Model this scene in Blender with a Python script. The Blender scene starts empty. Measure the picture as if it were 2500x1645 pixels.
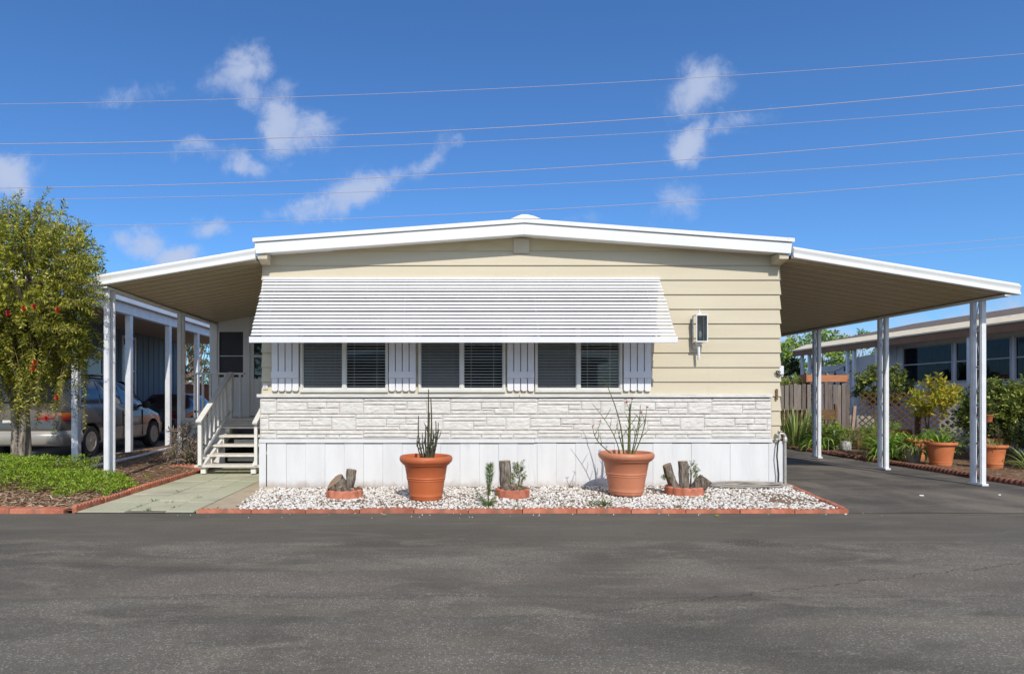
import bpy, bmesh, math, random
from mathutils import Vector, Matrix, noise
R = math.radians
rnd = random.Random(7)
sc = bpy.context.scene
col = sc.collection
U = rnd.uniform

# ------------------------------------------------------------------ camera, sky, sun, exposure
EYE = 1.26
cd = bpy.data.cameras.new('camera'); cam = bpy.data.objects.new('camera', cd); col.objects.link(cam)
cam.location = (0, 0, EYE); cam.rotation_euler = (R(90), 0, 0)
cd.sensor_width = 36; cd.lens = 21.6; cd.shift_x = .0748; cd.shift_y = .0598
cd.clip_start = .05; cd.clip_end = 2000
sc.camera = cam
SUN = Vector((-.15, 1, -.87)).normalized()
ELEV = math.asin(-SUN.z)
sl = bpy.data.lights.new('sun', 'SUN'); so = bpy.data.objects.new('sun', sl); col.objects.link(so)
sl.energy = 3.75; sl.angle = R(.5); sl.color = (1, .95, .86)
so.rotation_euler = SUN.to_track_quat('-Z', 'Y').to_euler(); so.location = (2, -8, 12)
sc.view_settings.view_transform = 'Standard'; sc.view_settings.look = 'None'
sc.view_settings.exposure = 0.0; sc.view_settings.gamma = 1
try: sc.cycles.max_bounces = 8; sc.cycles.transparent_max_bounces = 16
except Exception: pass

w = bpy.data.worlds.new('World'); sc.world = w; w.use_nodes = True
nt = w.node_tree; nt.nodes.clear()
class NG:
    """tiny node-graph helper"""
    def __init__(s, tree): s.t = tree
    def n(s, typ, ins=None, **kw):
        nd = s.t.nodes.new(typ)
        for k, v in kw.items(): setattr(nd, k, v)
        for k, v in (ins or {}).items():
            if isinstance(v, bpy.types.NodeSocket): s.t.links.new(v, nd.inputs[k])
            else: nd.inputs[k].default_value = v
        return nd
    def math(s, op, a, b=0.0, c=0.0, clamp=False):
        return s.n('ShaderNodeMath', {0: a, 1: b, 2: c}, operation=op, use_clamp=clamp).outputs[0]
    def mapr(s, v, a, b, c=0.0, d=1.0, smooth=True):
        return s.n('ShaderNodeMapRange', {0: v, 1: a, 2: b, 3: c, 4: d}, interpolation_type='SMOOTHSTEP' if smooth else 'LINEAR').outputs[0]
    def mix(s, f, a, b, blend='MIX'):
        return s.n('ShaderNodeMix', {0: f, 6: a, 7: b}, data_type='RGBA', blend_type=blend).outputs[2]
    def noise(s, vec, scale, detail=4.0, rough=.5, dist=0.0):
        return s.n('ShaderNodeTexNoise', {'Vector': vec, 'Scale': scale, 'Detail': detail, 'Roughness': rough, 'Distortion': dist}).outputs['Fac']
g = NG(nt)
sky = g.n('ShaderNodeTexSky', sky_type='NISHITA', sun_disc=False, sun_elevation=ELEV, sun_rotation=R(171.5),
          altitude=50, air_density=1.0, dust_density=.6, ozone_density=2.0)
skyc = g.mix(1.0, sky.outputs[0], (.50, .85, 1.25, 1), 'MULTIPLY')
tc = g.n('ShaderNodeTexCoord')
sep = g.n('ShaderNodeSeparateXYZ', {0: tc.outputs['Generated']})
dy = g.math('MAXIMUM', sep.outputs[1], .02)
uu = g.math('DIVIDE', sep.outputs[0], dy); vv = g.math('DIVIDE', sep.outputs[2], dy)
uv = g.n('ShaderNodeCombineXYZ', {0: uu, 1: vv, 2: 0.0}).outputs[0]
wob = g.n('ShaderNodeTexNoise', {'Vector': uv, 'Scale': 7.5, 'Detail': 6.0, 'Roughness': .62})
wv = g.n('ShaderNodeVectorMath', {0: wob.outputs['Color'], 1: (.5, .5, .5)}, operation='SUBTRACT').outputs[0]
wv = g.n('ShaderNodeVectorMath', {0: wv, 3: .12}, operation='SCALE').outputs[0]
uvw = g.n('ShaderNodeVectorMath', {0: uv, 1: wv}, operation='ADD').outputs[0]
# clouds: direction (as tangents), half sizes, tilt, density
CL = [(595,165,78,48,5,.85),(545,200,70,40,30,.6),(600,225,60,32,-35,.65),(690,290,55,80,-8,.9),(770,310,60,48,0,.75),
      (700,215,50,45,30,.6),(305,225,62,30,0,.5),(400,215,40,24,0,.35),(480,375,62,26,8,.6),(595,385,48,32,-10,.75),
      (760,505,110,26,14,.75),(900,450,110,40,20,.85),(1030,385,70,26,32,.6),(10,410,75,50,0,1.),(1710,215,85,60,20,.9),
      (1745,165,35,30,50,.6),(1680,345,60,42,45,1.),(1790,310,90,22,14,.5),(1660,510,80,45,20,.6),(515,545,52,32,0,.7),
      (335,590,70,34,0,.8),(440,622,60,32,0,1.),(1120,345,26,9,0,.4),(2420,790,260,70,5,.75),(2050,850,240,60,5,.7),
      (330,735,160,30,0,.4),(1420,520,55,16,15,.25)]
tot = None
for (px, py, rx, ry, tilt, dens) in CL:
    mp = g.n('ShaderNodeMapping', {0: uvw, 1: ((px-1063)/1500, (972-py)/1500, 0), 2: (0, 0, R(tilt)), 3: (1.4*rx/1500, 1.4*ry/1500, 1)}, vector_type='TEXTURE')
    ln = g.n('ShaderNodeVectorMath', {0: mp.outputs[0]}, operation='LENGTH').outputs['Value']
    m = g.mapr(ln, .1, 1.35, dens, 0)
    tot = m if tot is None else g.math('MAXIMUM', tot, m)
fine = g.noise(uv, 19.0, 10.0, .68, .6)
cl = g.math('MULTIPLY', g.mapr(g.math('ADD', tot, g.math('MULTIPLY', g.math('SUBTRACT', fine, .5), 1.5)), .12, .92), g.math('POWER', tot, .6), clamp=True)
cl = g.math('MULTIPLY', cl, g.math('GREATER_THAN', sep.outputs[1], .05))
cl = g.math('MULTIPLY', cl, .88)
skyc = g.mix(cl, skyc, (4.2, 4.8, 6.3, 1))
# unseen broken bright cloud, added behind the viewer as warm fill for the facade
bk = g.mapr(g.noise(tc.outputs['Generated'], 2.6, 6.0, .6), .46, .60)
bk = g.math('MULTIPLY', bk, g.mapr(sep.outputs[1], .0, -.25))
bk = g.math('MULTIPLY', bk, g.mapr(sep.outputs[2], .02, .15, .3, .85))
skyc = g.mix(bk, skyc, (9.5, 8.8, 7.9, 1))
bg = g.n('ShaderNodeBackground', {0: skyc, 1: .125})
out = g.n('ShaderNodeOutputWorld', {0: bg.outputs[0]})

# ------------------------------------------------------------------ helpers
def at(px, py, Y): return Vector(((px-1063)*Y/1500, Y, EYE+(972-py)*Y/1500))
def tag(o, label=None, cat=None, group=None, kind=None):
    if label: o['label'] = label
    if cat: o['category'] = cat
    if group: o['group'] = group
    if kind: o['kind'] = kind
    return o
def thing(name, label, cat, loc=(0, 0, 0), group=None):
    o = bpy.data.objects.new(name, None); col.objects.link(o); o.location = loc; o.empty_display_size = .2
    return tag(o, label, cat, group)
def dup(o, parent=None):
    c = o.copy(); col.objects.link(c)
    if parent: c.parent = parent
    for ch in list(o.children): dup(ch, c)
    return c
def wloc(o):
    v = Vector((0, 0, 0))
    while o is not None: v += o.location; o = o.parent
    return v
class MB:
    def __init__(s): s.v = []; s.f = []; s.mi = []; s.cur = 0
    def add(s, vs, fs):
        o = len(s.v); s.v.extend([tuple(p) for p in vs])
        for f in fs: s.f.append(tuple(i+o for i in f)); s.mi.append(s.cur)
        return s
    def box(s, x0, x1, y0, y1, z0, z1):
        return s.add([(x, y, z) for z in (z0, z1) for y in (y0, y1) for x in (x0, x1)],
              [(0,2,3,1),(4,5,7,6),(0,1,5,4),(2,6,7,3),(0,4,6,2),(1,3,7,5)])
    def obox(s, c, size, rot=None):
        rot = rot or Matrix.Identity(3); c = Vector(c); h = [k/2 for k in size]
        return s.add([c+rot@Vector((x*h[0], y*h[1], z*h[2])) for z in (-1,1) for y in (-1,1) for x in (-1,1)],
              [(0,2,3,1),(4,5,7,6),(0,1,5,4),(2,6,7,3),(0,4,6,2),(1,3,7,5)])
    def bar(s, p, q, a, b, up=(0, 0, 1)):
        p, q = Vector(p), Vector(q); d = (q-p); L = d.length; d.normalize()
        u = Vector(up); sd = d.cross(u)
        if sd.length < 1e-4: sd = d.cross(Vector((1, 0, 0)))
        sd.normalize(); u = sd.cross(d)
        return s.obox((p+q)/2, (a, L, b), Matrix((sd, d, u)).transposed())
    def prism(s, poly, a, b, axis):
        """poly of 2D points extruded from a to b along axis 'x','y' or 'z'"""
        n = len(poly)
        mk = {'x': lambda p, t: (t, p[0], p[1]), 'y': lambda p, t: (p[0], t, p[1]), 'z': lambda p, t: (p[0], p[1], t)}[axis]
        vs = [mk(p, a) for p in poly]+[mk(p, b) for p in poly]
        return s.add(vs, [tuple(range(n)), tuple(range(2*n-1, n-1, -1))]+[(i, (i+1) % n, n+(i+1) % n, n+i) for i in range(n)])
    def loft(s, rings, cap=True, close=True):
        n = len(rings[0]); o = []; fs = []
        for r in rings: o += list(r)
        for k in range(len(rings)-1):
            for i in range(n if close else n-1):
                fs.append((k*n+i, k*n+(i+1) % n, (k+1)*n+(i+1) % n, (k+1)*n+i))
        if cap: fs += [tuple(range(n-1, -1, -1)), tuple(range((len(rings)-1)*n, len(rings)*n))]
        return s.add(o, fs)
    def tube(s, pts, r, n=8, cap=True):
        pts = [Vector(p) for p in pts]; m = len(pts)
        rs = r if isinstance(r, (list, tuple)) else [r]*m
        t = (pts[1]-pts[0]).normalized(); u = t.orthogonal().normalized(); rings = []
        for i in range(m):
            t2 = ((pts[min(i+1, m-1)]-pts[max(i-1, 0)])).normalized()
            u = u-t2*u.dot(t2)
            u = u.normalized() if u.length > 1e-5 else t2.orthogonal().normalized()
            v = t2.cross(u)
            rings.append([pts[i]+(u*math.cos(2*math.pi*k/n)+v*math.sin(2*math.pi*k/n))*rs[i] for k in range(n)])
        return s.loft(rings, cap)
    def lathe(s, prof, n=24, c=(0, 0, 0), mat=None, fn=None):
        c = Vector(c); rings = []
        for (r, z) in prof:
            ring = []
            for k in range(n):
                a = 2*math.pi*k/n; rr = r*(fn(a, z) if fn else 1)
                p = Vector((rr*math.cos(a), rr*math.sin(a), z))
                ring.append(c+(mat@p if mat else p))
            rings.append(ring)
        return s.loft(rings)
    def leaf(s, p, d, side, L, W, curl=0.0):
        p = Vector(p); d = Vector(d); side = Vector(side); nn = d.cross(side)
        a = p+d*L*.45+side*W*.5; b = p+d*L*.45-side*W*.5; e = p+d*L-nn*curl*L
        return s.add([p, a, e, b], [(0, 1, 2, 3)])
    def build(s, name, mats, parent=None, smooth=False, bevel=0, seg=2, fix=True, kind=None, **props):
        me = bpy.data.meshes.new(name)
        off = wloc(parent) if parent else Vector((0, 0, 0))
        me.from_pydata([(x-off.x, y-off.y, z-off.z) for x, y, z in s.v], [], s.f)
        if not isinstance(mats, (list, tuple)): mats = [mats]
        for m in mats: me.materials.append(m)
        if len(mats) > 1: me.polygons.foreach_set('material_index', s.mi)
        if fix:
            bm = bmesh.new(); bm.from_mesh(me); bmesh.ops.recalc_face_normals(bm, faces=bm.faces); bm.to_mesh(me); bm.free()
        if smooth:
            me.polygons.foreach_set('use_smooth', [True]*len(me.polygons))
            if smooth is not True or not fix: pass
            if fix: me.set_sharp_from_angle(angle=R(42))
        me.update()
        o = bpy.data.objects.new(name, me); col.objects.link(o)
        if parent: o.parent = parent
        if bevel:
            b = o.modifiers.new('bevel', 'BEVEL'); b.width = bevel; b.segments = seg; b.limit_method = 'ANGLE'; b.angle_limit = R(35)
        if kind: o['kind'] = kind
        for k, v in props.items(): o[k] = v
        return o
def struct(name, mb, m, **kw):
    o = mb.build(name, m, **kw); o['kind'] = 'structure'; return o

# ------------------------------------------------------------------ materials
def lin(*c):
    f = lambda v: (v/255)/12.92 if v/255 <= .04045 else ((v/255+.055)/1.055)**2.4
    return tuple(f(v) for v in c)
def c4(c): return (c[0], c[1], c[2], 1)
def M(name, c1, c2=None, scale=3.0, rough=.6, spec=.4, bump=0.0, bscale=40.0, metal=0.0, stretch=(1, 1, 1), island=None,
      stain=None, stain_scale=1.2, stain_lo=.55, stain_hi=.75, trans=0.0, coat=0.0, lo=.3, hi=.7, bstretch=None, streak=None, splash=None, objr=0.0):
    m = bpy.data.materials.new(name); m.use_nodes = True; t = m.node_tree; t.nodes.clear(); g = NG(t)
    tc = g.n('ShaderNodeTexCoord').outputs['Object']
    v = g.n('ShaderNodeMapping', {0: tc, 3: stretch}).outputs[0]
    colr = c4(c1)
    if c2: colr = g.mix(g.mapr(g.noise(v, scale, 5.0, .6), lo, hi), c4(c1), c4(c2))
    if island:
        ri = g.n('ShaderNodeNewGeometry').outputs['Random Per Island']
        rp = g.n('ShaderNodeValToRGB', {0: ri})
        el = rp.color_ramp.elements
        while len(el) < len(island): el.new(.5)
        for i, cc in enumerate(island): el[i].position = i/max(1, len(island)-1); el[i].color = c4(cc)
        colr = rp.outputs[0] if not c2 else g.mix(.5, colr, rp.outputs[0])
    if stain:
        colr = g.mix(g.mapr(g.noise(v, stain_scale, 6.0, .65, .4), stain_lo, stain_hi, 0, .8), colr, c4(stain))
    if streak:      # thin run-off stains below seams and nails
        sv_ = g.n('ShaderNodeMapping', {0: tc, 3: (7.0, 7.0, .45)}).outputs[0]
        colr = g.mix(g.mapr(g.noise(sv_, 1.6, 6.0, .7), .56, .78, 0, .55), colr, c4(streak))
    if splash:      # dried soil splash with a ragged upper edge
        zz = g.n('ShaderNodeSeparateXYZ', {0: tc}).outputs[2]
        zz = g.math('ADD', zz, g.math('MULTIPLY', g.math('SUBTRACT', g.noise(tc, 7.0, 6.0, .7), .5), .22))
        colr = g.mix(g.mapr(zz, -.02, .13, .75, 0), colr, c4(splash))
    if objr:
        oi = g.n('ShaderNodeObjectInfo').outputs['Random']
        colr = g.mix(1.0, colr, g.mix(oi, (1-objr, 1-objr, 1-objr*.8, 1), (1+objr, 1+objr*.9, 1+objr*.8, 1)), 'MULTIPLY')
    b = g.n('ShaderNodeBsdfPrincipled', {'Base Color': colr, 'Roughness': rough, 'Metallic': metal, 'Specular IOR Level': spec, 'Coat Weight': coat})
    if bump:
        bv = g.n('ShaderNodeMapping', {0: tc, 3: bstretch or stretch}).outputs[0]
        bp = g.n('ShaderNodeBump', {'Height': g.noise(bv, bscale, 6.0, .6), 'Strength': bump, 'Distance': .02})
        t.links.new(bp.outputs[0], b.inputs['Normal'])
    sh = b.outputs[0]
    if trans:
        tr = g.n('ShaderNodeBsdfTranslucent', {0: colr})
        sh = g.n('ShaderNodeMixShader', {0: trans, 1: sh, 2: tr.outputs[0]}).outputs[0]
    g.n('ShaderNodeOutputMaterial', {0: sh})
    return m
def glass_mat(name, tint=(.9, .95, 1), strength=1.0, ior=1.45, rough=.01):
    m = bpy.data.materials.new(name); m.use_nodes = True; t = m.node_tree; t.nodes.clear(); g = NG(t)
    tr = g.n('ShaderNodeBsdfTransparent', {0: c4(tint)}); gl = g.n('ShaderNodeBsdfGlossy', {0: (1, 1, 1, 1), 'Roughness': rough})
    fr = g.math('MULTIPLY', g.n('ShaderNodeFresnel', {0: ior}).outputs[0], strength, clamp=True)
    g.n('ShaderNodeOutputMaterial', {0: g.n('ShaderNodeMixShader', {0: fr, 1: tr.outputs[0], 2: gl.outputs[0]}).outputs[0]})
    return m
def screen_mat(name, c, op):
    m = bpy.data.materials.new(name); m.use_nodes = True; t = m.node_tree; t.nodes.clear(); g = NG(t)
    tr = g.n('ShaderNodeBsdfTransparent'); df = g.n('ShaderNodeBsdfDiffuse', {0: c4(c)})
    g.n('ShaderNodeOutputMaterial', {0: g.n('ShaderNodeMixShader', {0: op, 1: tr.outputs[0], 2: df.outputs[0]}).outputs[0]})
    return m

SID = M('cream_siding', (.555, .49, .36), (.595, .53, .395), 1.6, .55, .3, .04, 60, stretch=(.4, 1, 3), stain=(.46, .40, .28), stain_lo=.60, stain_hi=.85, streak=(.49, .43, .31))
CRM = M('cream_trim', (.54, .48, .355), (.60, .53, .40), 3, .55, .3, .04, 50)
WHT = M('white_paint', (.74, .74, .73), (.80, .80, .79), 2.5, .42, .4, .03, 50, stretch=(.5, 1, 1), stain=(.66, .65, .62), stain_lo=.66, stain_hi=.85, streak=(.66, .64, .60))
ROOFW = M('white_roof_coating', (.80, .80, .79), (.84, .84, .83), 2, .5, .3, .05, 30, stain=(.62, .60, .56), stain_lo=.68, stain_hi=.85, stain_scale=3)
SKIRT = M('skirting_paint', (.64, .645, .645), (.71, .715, .71), 2.2, .55, .3, .08, 25, stretch=(2, 2, .5), stain=(.50, .51, .53), stain_scale=3.5, stain_lo=.62, stain_hi=.8, streak=(.56, .56, .55), splash=(.36, .29, .23))
ALU = M('white_aluminium', (.72, .72, .73), (.77, .77, .78), 3, .35, .5, streak=(.62, .61, .60))
SHUT = M('shutter_paint', (.73, .73, .76), (.78, .78, .80), 4, .5, .3, .04, 60)
WINF = M('window_frame_metal', (.62, .61, .57), (.70, .69, .65), 5, .4, .5)
STONE = M('white_faux_stone', (.60, .58, .54), (.70, .68, .645), 12, .8, .15, .45, 22, stretch=(.8, 1, 1.3), stain=(.46, .44, .41), stain_scale=9, stain_lo=.60, stain_hi=.78)
LEDGE = M('white_stone_ledge', (.58, .57, .54), (.70, .69, .66), 7, .75, .2, .7, 11, stretch=(.5, 1, 2.5))
MORT = M('brown_mortar', (.36, .29, .24), (.42, .35, .30), 8, .9, .1)
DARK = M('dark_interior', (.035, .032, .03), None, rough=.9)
BLIND = M('blind_slat', (.82, .80, .74), None, rough=.5)
GLASS = glass_mat('window_glass', (.90, .91, .90), .9)
SCRN = screen_mat('insect_screen_mesh', (.10, .105, .11), .42)
DSCR = screen_mat('dark_screen_mesh', (.10, .10, .115), .82)
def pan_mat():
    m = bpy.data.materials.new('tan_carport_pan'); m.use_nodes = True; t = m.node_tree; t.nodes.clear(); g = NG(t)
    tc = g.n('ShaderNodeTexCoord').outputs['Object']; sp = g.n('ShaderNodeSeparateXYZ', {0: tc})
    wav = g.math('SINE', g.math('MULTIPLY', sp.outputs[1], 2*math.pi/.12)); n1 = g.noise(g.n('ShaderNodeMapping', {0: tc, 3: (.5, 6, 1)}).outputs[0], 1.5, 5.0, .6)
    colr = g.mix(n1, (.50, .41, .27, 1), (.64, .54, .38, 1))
    colr = g.mix(g.math('MULTIPLY', g.mapr(g.math('ADD', wav, g.math('MULTIPLY', g.math('SUBTRACT', n1, .5), 1.2)), .1, .9), .62), colr, (.24, .185, .115, 1))  # dark stripes put the shade between the ribs into the colour
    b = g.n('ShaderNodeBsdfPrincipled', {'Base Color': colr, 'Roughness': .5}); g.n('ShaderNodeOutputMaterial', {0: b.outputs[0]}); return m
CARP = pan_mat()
CARPT = M('carport_top', (.7, .7, .69), None)
POSTW = M('white_post_paint', (.66, .67, .70), (.76, .77, .79), 6, .4, .4, stain=(.45, .44, .43), stain_scale=9, stain_lo=.68, stain_hi=.8)
PORCH = M('porch_panel', (.74, .74, .75), (.80, .80, .80), 2, .5, .3)
STAIR = M('stair_paint', (.58, .54, .48), (.72, .68, .62), 6, .6, .3, .1, 40, stretch=(1, 3, 3), stain=(.36, .32, .27), stain_scale=5, stain_lo=.6, stain_hi=.75)
STAIRW = M('stair_white', (.70, .69, .66), (.78, .77, .74), 5, .5, .3)
TERRA = M('terracotta_plastic', (.47, .115, .038), (.52, .14, .05), 3, .5, .4, .03, 40, stain=(.60, .27, .15), stain_scale=4, stain_lo=.62, stain_hi=.85)
TERRA2 = M('terracotta_faded', (.50, .185, .095), (.55, .215, .12), 3, .5, .4, .03, 40, stain=(.64, .36, .24), stain_scale=4, stain_lo=.58, stain_hi=.82)
TERRA3 = M('terracotta_clay', (.50, .15, .055), (.56, .20, .09), 5, .8, .2, .05, 40, stain=(.62, .40, .30), stain_scale=4, stain_lo=.58, stain_hi=.8)
EDGE = M('terracotta_edging', (.36, .115, .068), (.50, .195, .125), 9, .85, .15, .25, 60, stain=(.25, .13, .09), stain_scale=5, stain_lo=.52, stain_hi=.72, objr=.17)
SOIL = M('dark_soil', (.055, .038, .027), (.09, .065, .045), 18, .95, .1, .6, 40)
BARK = M('grey_bark', (.10, .078, .06), (.33, .285, .235), 13, .95, .1, 1.0, 14, stretch=(2.4, 2.4, .7), bstretch=(3, 3, .6), stain=(.05, .04, .033), stain_scale=6, stain_lo=.5, stain_hi=.65)
CUT = M('cut_wood', (.30, .21, .13), (.42, .31, .20), 14, .9, .1, .4, 30, stain=(.16, .11, .08), stain_scale=8)
CUTO = M('orange_cut_wood', (.36, .20, .09), (.30, .24, .19), 9, .9, .1, .5, 20)
BRNCH = M('brown_branch', (.16, .11, .075), (.26, .19, .14), 12, .9, .1, .5, 30)
STEMG = M('green_stem', (.06, .085, .03), (.13, .15, .05), 14, .6, .3, .2, 40, stretch=(1, 1, .4))
STEMD = M('dark_green_stem', (.035, .045, .022), (.085, .07, .04), 14, .6, .3, .2, 40, stretch=(1, 1, .4))
RED = M('red_petal', (.55, .03, .03), (.42, .02, .03), 20, .6, .2)
REDF = M('red_bottlebrush', (.62, .02, .015), None, rough=.6, island=[(.50, .015, .012), (.72, .04, .03)], trans=.2)
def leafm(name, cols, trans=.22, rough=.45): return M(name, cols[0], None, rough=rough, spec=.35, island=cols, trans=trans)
L_BOT = leafm('bottlebrush_leaf', [(.06, .09, .010), (.22, .25, .02), (.42, .42, .04), (.66, .60, .11)], .34)
L_GC = leafm('bright_ground_leaf', [(.09, .16, .012), (.22, .33, .022), (.40, .52, .06)])
L_HEDGE = leafm('hedge_leaf', [(.035, .065, .012), (.09, .135, .022), (.19, .24, .04), (.44, .43, .09)])
L_MID = leafm('mid_green_leaf', [(.09, .17, .02), (.22, .33, .045), (.38, .49, .085)])
L_YEL = leafm('yellow_leaf', [(.16, .20, .02), (.42, .40, .03), (.70, .54, .05), (.30, .36, .04)], .35)
L_STRAP = leafm('strap_leaf', [(.11, .22, .024), (.23, .38, .045), (.38, .53, .08)])
L_VAR = leafm('variegated_leaf', [(.10, .18, .04), (.38, .40, .12), (.16, .26, .05)])
L_IRIS = leafm('iris_leaf', [(.13, .21, .055), (.25, .35, .08), (.40, .45, .14)])
L_TREE = leafm('far_tree_leaf', [(.06, .085, .03), (.12, .15, .05), (.20, .22, .085)])
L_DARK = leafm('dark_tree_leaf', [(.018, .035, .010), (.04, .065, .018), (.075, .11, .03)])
L_DRY = leafm('dry_leaf', [(.16, .11, .09), (.30, .22, .18), (.36, .30, .24), (.12, .13, .05)])
L_JUN = leafm('juniper_leaf', [(.06, .11, .02), (.13, .19, .03), (.27, .31, .05)])
L_SPUR = leafm('spurge_leaf', [(.08, .14, .04), (.15, .23, .07), (.30, .36, .13)])
L_WEED = leafm('weed_leaf', [(.10, .15, .04), (.17, .23, .06), (.30, .32, .14)])
HAY = leafm('dry_grass', [(.30, .24, .14), (.45, .38, .22), (.22, .15, .08)])
PEB = M('white_pebble', (.58, .57, .55), None, rough=.8, bump=.2, bscale=60, island=[(.20, .15, .11), (.50, .44, .37), (.70, .67, .62), (.80, .79, .77), (.60, .57, .52), (.76, .75, .72), (.66, .63, .58)])
CHIP = M('mulch_chip', (.2, .1, .06), None, rough=.9, island=[(.09, .05, .03), (.27, .15, .08), (.40, .26, .155), (.55, .42, .29), (.20, .115, .065)])
HOSE = M('grey_hose', (.30, .27, .24), (.38, .35, .31), 9, .6, .3)
STEEL = M('galvanised_pipe', (.45, .43, .40), (.55, .53, .50), 14, .45, .5, metal=.4)
BLK = M('black_rubber', (.02, .02, .022), None, rough=.7)
IRON = M('black_iron', (.025, .024, .024), (.06, .05, .045), 40, .5, .4)
RUST = M('brown_metal', (.12, .07, .035), (.20, .13, .07), 30, .6, .4)
PVC = M('white_pvc', (.66, .66, .68), (.74, .74, .75), 6, .4, .4)
WIRE = M('pale_cable', (.40, .40, .52), None, rough=.5)
VAN = M('champagne_paint', (.13, .112, .088), None, rough=.22, spec=.5, metal=.5, coat=.5)
VANL = M('pale_champagne_paint', (.33, .305, .26), (.37, .34, .29), 3, .35, .5, metal=.25, coat=.4)
CARG = M('car_glass', (.010, .014, .024), None, rough=.04, spec=.8, coat=.4)
TLR = M('red_lens', (.22, .010, .010), None, rough=.15, spec=.6)
TLA = M('amber_lens', (.34, .09, .012), None, rough=.15, spec=.6)
TLW = M('pale_lens', (.28, .13, .085), None, rough=.15, spec=.6)
RIM = M('alloy_rim', (.32, .29, .25), (.40, .37, .32), 9, .4, .5, metal=.5)
DCAR = M('dark_car_paint', (.022, .022, .026), None, rough=.25, spec=.5, coat=.5)
BLUE = M('blue_grey_siding', (.13, .20, .255), (.17, .245, .30), 2, .6, .3, .05, 20, stretch=(1, 8, .4))
NWHT = M('neighbour_white', (.70, .71, .74), (.76, .77, .80), 3, .4, .4)
BRICK = None
WOOD = M('grey_weathered_wood', (.13, .105, .092), (.24, .205, .18), 7, .9, .1, .4, 24, stretch=(3, 3, .5), island=[(.11, .085, .07), (.20, .165, .145), (.29, .25, .225)])
WOODB = M('brown_old_wood', (.13, .075, .04), (.22, .13, .07), 8, .85, .15, .3, 24, stretch=(.6, 3, 3))
WOODO = M('orange_cedar', (.42, .17, .085), (.50, .23, .12), 6, .8, .2, .15, 30, stretch=(.5, 3, 3))
WOODT = M('tan_stake', (.36, .24, .16), (.44, .31, .22), 8, .85, .15, .2, 30)
LATT = M('old_white_lattice', (.30, .28, .235), (.42, .39, .34), 8, .8, .2, .2, 40)
BRFAS = M('brown_fascia', (.24, .125, .075), (.29, .155, .095), 3, .7, .2, .05, 30)
CRFAS = M('cream_fascia', (.74, .62, .43), (.82, .71, .52), 4, .7, .2, .1, 30, stain=(.35, .26, .17), stain_scale=4, stain_lo=.6, stain_hi=.72)
SHING = M('brown_shingle', (.13, .10, .085), (.24, .20, .17), 14, .95, .1, .6, 30)
RWALL = M('pale_grey_siding', (.66, .66, .70), (.74, .74, .77), 3, .6, .3, .04, 30)
TARP = M('white_tarp', (.80, .81, .84), (.88, .88, .90), 1.5, .6, .2, .25, 3, trans=.5)
CURT = M('grey_curtain', (.10, .11, .13), (.20, .215, .235), 3, .8, .1, stretch=(4, 6, .15))
GREYP = M('grey_pot', (.36, .33, .29), (.46, .43, .39), 7, .8, .2, .15, 30)
WPOT = M('peeling_white_paint', (.66, .66, .66), (.72, .72, .72), 6, .7, .2, .1, 30, stain=(.25, .24, .24), stain_scale=14, stain_lo=.56, stain_hi=.66)
GREYR = M('grey_slate', (.09, .095, .10), (.14, .145, .15), 9, .9, .1, .3, 30)
LAMPG = glass_mat('lantern_glass', (.62, .66, .66), 1.0, 1.5, .08)

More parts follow.
